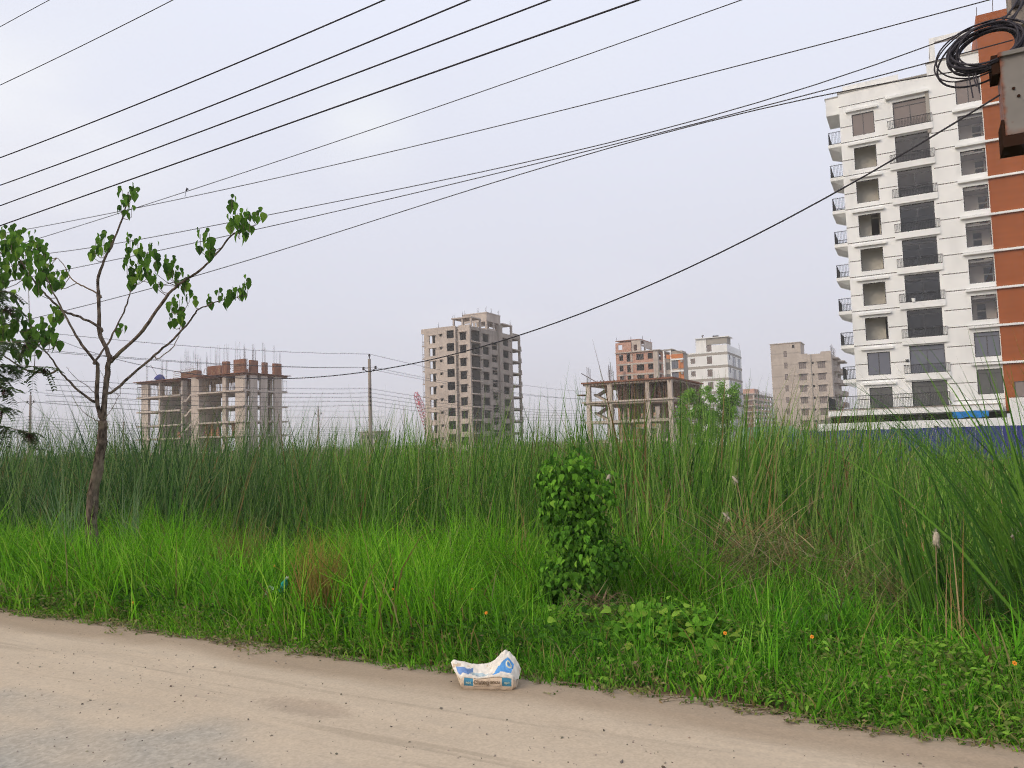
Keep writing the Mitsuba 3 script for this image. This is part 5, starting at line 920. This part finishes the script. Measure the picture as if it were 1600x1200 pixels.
# ------------------------------------------------------------------ vine covered mound
flat('stem_green', (.10, .22, .03), .6, .2); diffuse('stump_wood', (.045, .04, .025))
def mound():
    t = thing('vine_mound', 'dark stump smothered in heart leaved vine, centre right in the grass', 'plant'); q = np.random.default_rng(81); cx, cy, z0, H = -3.02, 7.05, -.35, 1.72
    nb = 52; bz = np.linspace(.2, .985, nb) ** 1.35; ba = np.where(np.arange(nb) % 2 == 0, q.normal(5.0, .75, nb), q.uniform(1.6, 7.9, nb)); bd = q.uniform(.05, .40, nb) * (1.25 - .52 * bz); BC = np.stack([cx + bd * np.cos(ba), cy + bd * np.sin(ba), z0 + H * bz], 1); BR = q.uniform(.11, .22, nb)
    def surf(n):
        k = q.integers(0, nb, n); o = unit(q.normal(size=(n, 3))); out = unit(np.stack([BC[k, 0] - cx, BC[k, 1] - cy, 0 * k], 1)); o = unit(o + .7 * out); return BC[k] + o * (BR[k] * q.uniform(.7, 1.12, n))[:, None], o
    core = trimesh.creation.icosphere(subdivisions=4); v = np.array(core.vertices); a = np.arctan2(v[:, 1], v[:, 0]); u = (v[:, 2] + 1) / 2; rr = np.hypot(v[:, 0], v[:, 1]) ** .5 * (.06 + .06 * (meshkit.fbm(v * 3, 3, 2) - .5)); add('stump', (np.stack([cx + rr * np.cos(a), cy + rr * np.sin(a), z0 + H * .88 * u], 1), core.faces), 'stump_wood', t, smooth=True)
    n = 7000; p, out = surf(n)
    sh = []                                                            # loose shoots that stick out of the mass
    for _ in range(60):
        a = q.uniform(0, 6.3); st = BC[q.integers(0, nb)] + [math.cos(a) * .15, math.sin(a) * .15, .05]; dr_ = unit(np.array([math.cos(a), math.sin(a), q.uniform(-.2, 1.1)])); L_ = q.uniform(.12, .34); g = np.linspace(0, 1, 7)[:, None]; c_ = st + dr_ * L_ * g - np.array([0, 0, .12]) * g ** 2; sh.append(c_)
    tm = MB(); [tm.tube(c_, .003, 4) for c_ in sh]; tm.add('tendrils', 'stem_green', t, kind='stuff'); sp = np.vstack(sh); p = np.vstack([p, sp + q.normal(0, .015, sp.shape)]); out = np.vstack([out, unit(q.normal(size=sp.shape) + [0, -.3, .8])]); n = len(p)
    d = unit(np.array([0, 0, -1.]) + .35 * out + q.normal(0, .35, (n, 3))); nn = unit(out + [0, 0, .45] + q.normal(0, .35, (n, 3))); s = q.uniform(.030, .070, n)
    cols = [(.095, .24, .028), (.145, .34, .036), (.055, .15, .02), (.24, .45, .06)]
    for i, c in enumerate(cols): scene[f'mat_vine_leaf_{i}'] = {'type': 'principledthin', 'base_color': rgb(*c), 'roughness': .45, 'diff_trans': .6, 'spec_trans': 0., 'eta': 1.4}
    ms = [mikit.ply(HEART, f'mat_vine_leaf_{i}', smooth=True) for i in range(4)]; eye = np.array([0, 0, 1.6]); score = ((nn * unit(eye - p)).sum(1) > .1) * 1. * s * (p[:, 1] < cy - .05); o = np.argsort(-score)
    for i in o[:296]:
        w = unit(np.cross(d[i], nn[i])); n3 = np.cross(w, d[i]); M = np.eye(4); M[:3, 0], M[:3, 1], M[:3, 2], M[:3, 3] = w * s[i], d[i] * s[i], n3 * s[i], p[i]; add('leaf', ms[int(q.choice(4, p=[.36, .32, .2, .12]))], None, t, M=M)
    r = o[296:]; m, c = join([scatter(*HEART, p[r], d[r], nn[r], s[r][:, None], pick(cols[:3], len(r), .15, q))]); add('inner_leaves', m, 'leaf', t, color=c, smooth=True, kind='stuff')
    n = 900; x = q.normal(-3.0, .55, n); y = q.normal(6.55, .35, n); z = ground_z(x, y) + q.random(n) * .35; m, c = join([scatter(*HEART, np.stack([x, y, z], 1), q.normal(size=(n, 3)) * [1, 1, .5] + [0, -.3, -.4], unit(q.normal(size=(n, 3)) * .5 + [0, -.5, .9]), q.uniform(.045, .08, (n, 1)), pick(cols, n, .2, q))]); add('foot_leaves', m, 'leaf', t, color=c, smooth=True, kind='stuff')
    n = 260; x = q.normal(-2.62, .14, n); y = q.normal(6.35, .10, n); m, c = join([blades(x, y, ground_z(x, y) + q.uniform(.1, .42, n), q.uniform(.08, .3, n), q.uniform(.004, .010, n), q.uniform(0, 6.3, n), q.uniform(.8, 1.7, n), q.uniform(0, .7, n), pick([(.13, .075, .05), (.20, .13, .09), (.28, .20, .13)], n, .2, q), 4, q)]); tag(add('dead_stems', m, 'leaf', color=c), 'heap of dead brown stems at the right foot of the vine covered mound', 'stems', kind='stuff')
mound()
# ------------------------------------------------------------------ flowers, seed heads, litter
flat('petal_orange', (.68, .25, .02), .6, .2); flat('petal_core', (.45, .12, .01), .7, .2); diffuse('fluff', (.48, .42, .34)); flat('teal_plastic', (.02, .33, .30), .3, .5); flat('clear_plastic', (.45, .55, .42), .3, .5)
def flower(x, y, h, lab, s=.0125, core=True):
    z = ground_z(np.array([x]), np.array([y]))[0]; t = thing('wildflower', lab, 'flower', 'orange wildflowers in the grass'); q = np.random.default_rng(int(abs(x * 1000))); f = unit(np.array([.05 + q.normal(0, .2), -.85, .5])); c = np.array([x, y, z + h])
    MB().tube([(x + .03, y + .04, z), (x + .01, y + .02, z + h * .6), c - f * .004], .0022, 5).add('stem', 'stem_green', t)
    w = unit(np.cross(f, [0, 0, 1.])); b = np.cross(w, f); g = np.arange(6) * np.pi / 3 + q.uniform(0, 1); tt = np.cos(g)[:, None] * w + np.sin(g)[:, None] * b + .15 * f
    m, _ = join([scatter(*leaf_shape([(0, .12), (.5, .36), (.9, .28), (1, .05)], .1, .1), np.repeat(c[None], 6, 0), tt, np.repeat(f[None], 6, 0), np.full((6, 1), s), np.zeros((6, 3)))]); add('petals', m, 'petal_orange', t)
    k = trimesh.creation.icosphere(subdivisions=2, radius=s * .3); k.apply_translation(c + f * .004); add('flower_centre', k, 'petal_core', t, smooth=True)
for x, y, h, lab in ((-1.17, 4.88, .40, 'orange wildflower at the road edge, leftmost of the near right ones'), (-.70, 5.15, .36, 'orange wildflower beside arching grass, middle of the near right ones'), (.33, 4.80, .40, 'orange wildflower at the far right edge of the verge'), (-6.95, 4.98, .16, 'small orange wildflower at the road edge below the young tree'), (-5.97, 5.87, .50, 'tiny orange wildflower left of the yellow tuft'), (-3.5, 5.71, .44, 'tiny orange wildflower left of the mound foot'), (-4.08, 5.36, .42, 'tiny orange wildflower right of the yellow tuft'), (-2.95, 5.0, .36, 'tiny orange wildflower just behind the sack'), (-8.6, 5.1, .34, 'orange wildflower at the far left edge of the verge')):
    flower(x, y, h, lab)
def seed_head(x, y, z, s, lab, tilt):
    t = thing('seed_head', lab, 'seed head', 'white fluffy reed heads'); q = np.random.default_rng(int(abs(x * 977))); g = ground_z(np.array([x]), np.array([y]))[0]; ax = unit(np.array([tilt, -.1, 1.])); c = np.array([x, y, z])
    MB().tube([(x - tilt * .4, y, g), c - ax * s], .005, 5).add('stalk', 'bamboo', t)
    k = trimesh.creation.icosphere(subdivisions=3); v = np.array(k.vertices); v *= (1 + .35 * (meshkit.fbm(v * 4 + x, 3, 1) - .5))[:, None]; v = v * [s * .45, s * .45, s]; v = v + np.outer(v[:, 2], [tilt, 0, 0]); add('fluff', (v + c, k.faces), 'fluff', t, smooth=True)
    n = 130; d = unit(q.normal(size=(n, 3))); p = c + d * [s * .45, s * .45, s * .95]; m, _ = join([blades(p[:, 0], p[:, 1], p[:, 2], q.uniform(.02, .05, n), np.full(n, .002), np.arctan2(d[:, 1], d[:, 0]), np.arccos(np.clip(d[:, 2], -1, 1)), q.uniform(0, .8, n), np.zeros((n, 3)), 3, q)]); add('hairs', m, 'fluff', t)
seed_head(-3.23, 8.3, 1.15, .045, 'white fluffy reed head above and right of the vine covered mound', .35); seed_head(-2.11, 9.7, 1.05, .042, 'white leaning reed head near the middle of the right hand reeds', -.7)
seed_head(.02, 7.1, .72, .055, 'pinkish white fluffy head low in the rightmost reed clump', .1); seed_head(-2.05, 8.9, .68, .042, 'cream fluffy head low beside the fallen brown reeds', -.9); seed_head(.62, 8.0, .66, .04, 'white tuft half hidden in the reeds at the right edge', .9)
k = thing('plastic_bottle', 'crushed teal plastic bottle lying in the bright grass left of the yellow tuft', 'bottle')
L = trimesh.creation.revolve(np.array([[0, 0], [.03, 0], [.034, .02], [.031, .06], [.034, .09], [.03, .12], [.013, .15], [.013, .175], [0, .175]]), sections=20); v = np.array(L.vertices); v[:, :2] *= (1 - .2 * np.sin(v[:, 2:] * 40) ** 2)
Mb = np.array([[.75, .1, .6, -5.62], [.1, 1, -.2, 5.62], [-.6, .1, .75, .22], [0, 0, 0, 1.]]); add('body', (v, L.faces), 'teal_plastic', k, smooth=30, M=Mb); add('cap', trimesh.creation.cylinder(.015, .018, sections=16), 'clear_plastic', k, smooth=30, M=Mb @ np.array([[1, 0, 0, 0], [0, 1, 0, 0], [0, 0, 1, .18], [0, 0, 0, 1.]]))
k = thing('plastic_cup', 'pale plastic cup in the grass beside the teal bottle', 'cup'); add('body', trimesh.creation.revolve(np.array([[0, 0], [.024, 0], [.033, .08], [.036, .08], [.036, .084], [.031, .084], [.022, .004], [0, .004]]), sections=20), 'clear_plastic', k, smooth=30, M=np.array([[.8, 0, .5, -5.85], [0, 1, 0, 5.66], [-.5, 0, .8, .16], [0, 0, 0, 1.]]))

# ------------------------------------------------------------------ empty sack on the road edge
def sack():
    t = thing('cement_sack', 'crumpled empty paper sack with blue print lying on the dusty road edge', 'sack')
    c0 = street(np.array([-.215, 5.075, 0])); d = unit(np.array([1, -.13, 0]) @ np.array([[U2[0], V2[0], 0], [U2[1], V2[1], 0], [0, 0, 1.]])); b = np.array([-d[1], d[0], 0]); w, ns, nt = .365, 150, 96
    s = np.linspace(-.5, .5, ns)[:, None]; u = np.linspace(0, 1, nt)[None]                # u: front foot -> front edge -> top sheet -> back rim -> back foot
    hump = lambda s, m, k: np.exp(-((s - m) / k) ** 2)
    hf = .086 + .006 * np.sin(9 * s) - .035 * np.clip(np.abs(s) - .42, 0, 1) / .08 * .6
    rim = .098 + .080 * hump(s, .24, .19) + .062 * hump(s, -.62, .22) - .03 * np.clip(s - .40, 0, 1) / .1
    depth = .20 + .05 * hump(s, .25, .2)
    A_, B_, C_ = ss(0, .30, u), ss(.30, .78, u), ss(.78, 1, u); uf = np.clip(u / .30, 0, 1); ut = np.clip((u - .30) / .48, 0, 1); ub = np.clip((u - .78) / .22, 0, 1)
    y = -.012 * np.sin(uf * np.pi) + ut * depth * (1 - .78 * ub); z = hf * uf + (rim - hf) * ut ** 1.25 - .030 * np.sin(ut * np.pi) * (1 - .9 * hump(s, .26, .2)); z = z * (1 - ub)
    q3 = np.stack([s * 6 + 0 * u, u * 5 + 0 * s, 0 * s * u], -1); z = z + (.030 * (meshkit.fbm(q3, 3, 3) - .5) + .034 * np.abs(meshkit.fbm(q3 * 2.2, 2, 5) - .5)) * np.sin(np.clip(ub * 3.2, 0, np.pi) if False else np.pi * np.clip(u, .02, .98)) * (1 - .75 * (u < .3)); y = y + .010 * (meshkit.fbm(q3 * 1.3 + 9, 3, 4) - .5)
    x = s * w * (1 + .12 * uf * 0 + .30 * hump(s, -.5, .18) * ut * (1 - ub) + .05 * ut * (1 - ub) - .07 * np.exp(-(uf * 6) ** 2)) - .035 * ut * (1 - ub) * (s < 0) * np.abs(s) * 2; e = np.clip((np.abs(s) - .46) / .04, 0, 1); y = y + .03 * e * (1 - ut); z = z * (1 - .18 * e ** 2)
    P = c0 + x[..., None] * d + y[..., None] * b + np.maximum(z, 0)[..., None] * np.array([0, 0, 1.]) + [0, 0, .014]
    i, j = np.meshgrid(np.arange(ns - 1), np.arange(nt - 1), indexing='ij'); f = np.stack([i * nt + j, (i + 1) * nt + j, (i + 1) * nt + j + 1, i * nt + j + 1], -1).reshape(-1, 4)
    S, Uu = np.broadcast_to(s, (ns, nt)), np.broadcast_to(u, (ns, nt)); F_, T_ = Uu / .30, (Uu - .30) / .48; fr = Uu < .30
    n1 = np.clip((meshkit.fbm(np.stack([S * 7, Uu * 7, S * 0], -1), 4, 7) - .5) * 2.2 + .45, 0, 1); col = np.array([.56, .45, .34]) * (.86 + .28 * n1)[..., None]; wh = np.array([.66, .62, .55]) * (.88 + .24 * n1)[..., None]; col = np.where((~fr)[..., None], wh, col)
    edge = fr & (F_ > .90); col = np.where(edge[..., None], wh * .95, col)
    sq = fr & (F_ > .30) & (F_ < .86) & ((np.abs(S + .335) < .082) | (np.abs(S - .345) < .082)); col = np.where(sq[..., None], np.array([.06, .20, .30]) * (.8 + .5 * n1)[..., None], col)
    line = fr & ((np.abs(F_ - .86) < .018) | (np.abs(F_ - .27) < .018)) & (S > -.24) & (S < .26); col = np.where(line[..., None], col * .5, col)
    up = ~fr & (T_ > 0) & (T_ < 1)
    tri = up & (S > .03) & (T_ > .10) & (T_ < .74) & (S < .40) & ((S - .03) * 2.6 > (T_ - .1)); lb = up & (S < -.27) & (S > -.46) & (T_ > .25) & (T_ < .8); strip = up & (T_ > .25) & (T_ < .55) & (S > -.3) & (S < -.02)
    col = np.where(tri[..., None], np.array([.10, .28, .56]) * (.8 + .4 * n1)[..., None], col); col = np.where(lb[..., None], np.array([.15, .25, .46]) * (.7 + .6 * n1)[..., None], col); col = np.where(strip[..., None], np.array([.38, .46, .48]) * (.8 + .4 * n1)[..., None], col)
    ring = up & (np.hypot((S - .33) / .055, (T_ - .50) / .13) < 1) & (np.hypot((S - .33) / .03, (T_ - .50) / .07) > 1); col = np.where(ring[..., None], np.array([.62, .62, .48]), col)
    back = ~fr & (Uu >= .80); col = np.where(back[..., None], np.array([.55, .45, .33]), col)
    add('body', (P.reshape(-1, 3), f), 'printed', t, smooth=True, color=col.reshape(-1, 3))
    def lettering(txt, sx, h, zf, bsdf, sc=1.):
        tm = meshkit.text_mesh(txt, h, .0012, bold=True); v = np.array(tm.vertices); v[:, 0] *= sc; v[:, 0] -= v[:, 0].mean(); xx = sx * w + v[:, 0]; zz = zf * .086 + v[:, 1] + .014; yy = -.0165 - .012 * 0 - v[:, 2]
        add('lettering', (c0 + xx[:, None] * d + yy[:, None] * b + zz[:, None] * np.array([0, 0, 1.]), np.array(tm.faces)), bsdf, t)
    lettering('Ciuteg', -.10, .025, .44, 'print_brown', .95); lettering('ancu', .13, .020, .50, 'print_brown'); lettering('ngul', -.335, .0125, .5, 'print_pale'); lettering('ngul', .345, .0125, .5, 'print_pale')
diffuse('print_brown', (.16, .11, .07)); diffuse('print_pale', (.50, .56, .45)); sack()

# ------------------------------------------------------------------ thin evening haze
scene['hazy_air'] = {'type': 'homogeneous', 'albedo': rgb(.95, .95, .955), 'sigma_t': .0006}
scene['haze'] = {'type': 'cube', 'to_world': T().translate([0, 450, 24]).scale([900, 900, 27]), 'bsdf': {'type': 'null'}, 'interior': {'type': 'ref', 'id': 'hazy_air'}}
tag('haze', 'thin pale haze over the fields', 'haze', kind='stuff'); scene['camera']['medium'] = {'type': 'ref', 'id': 'hazy_air'}
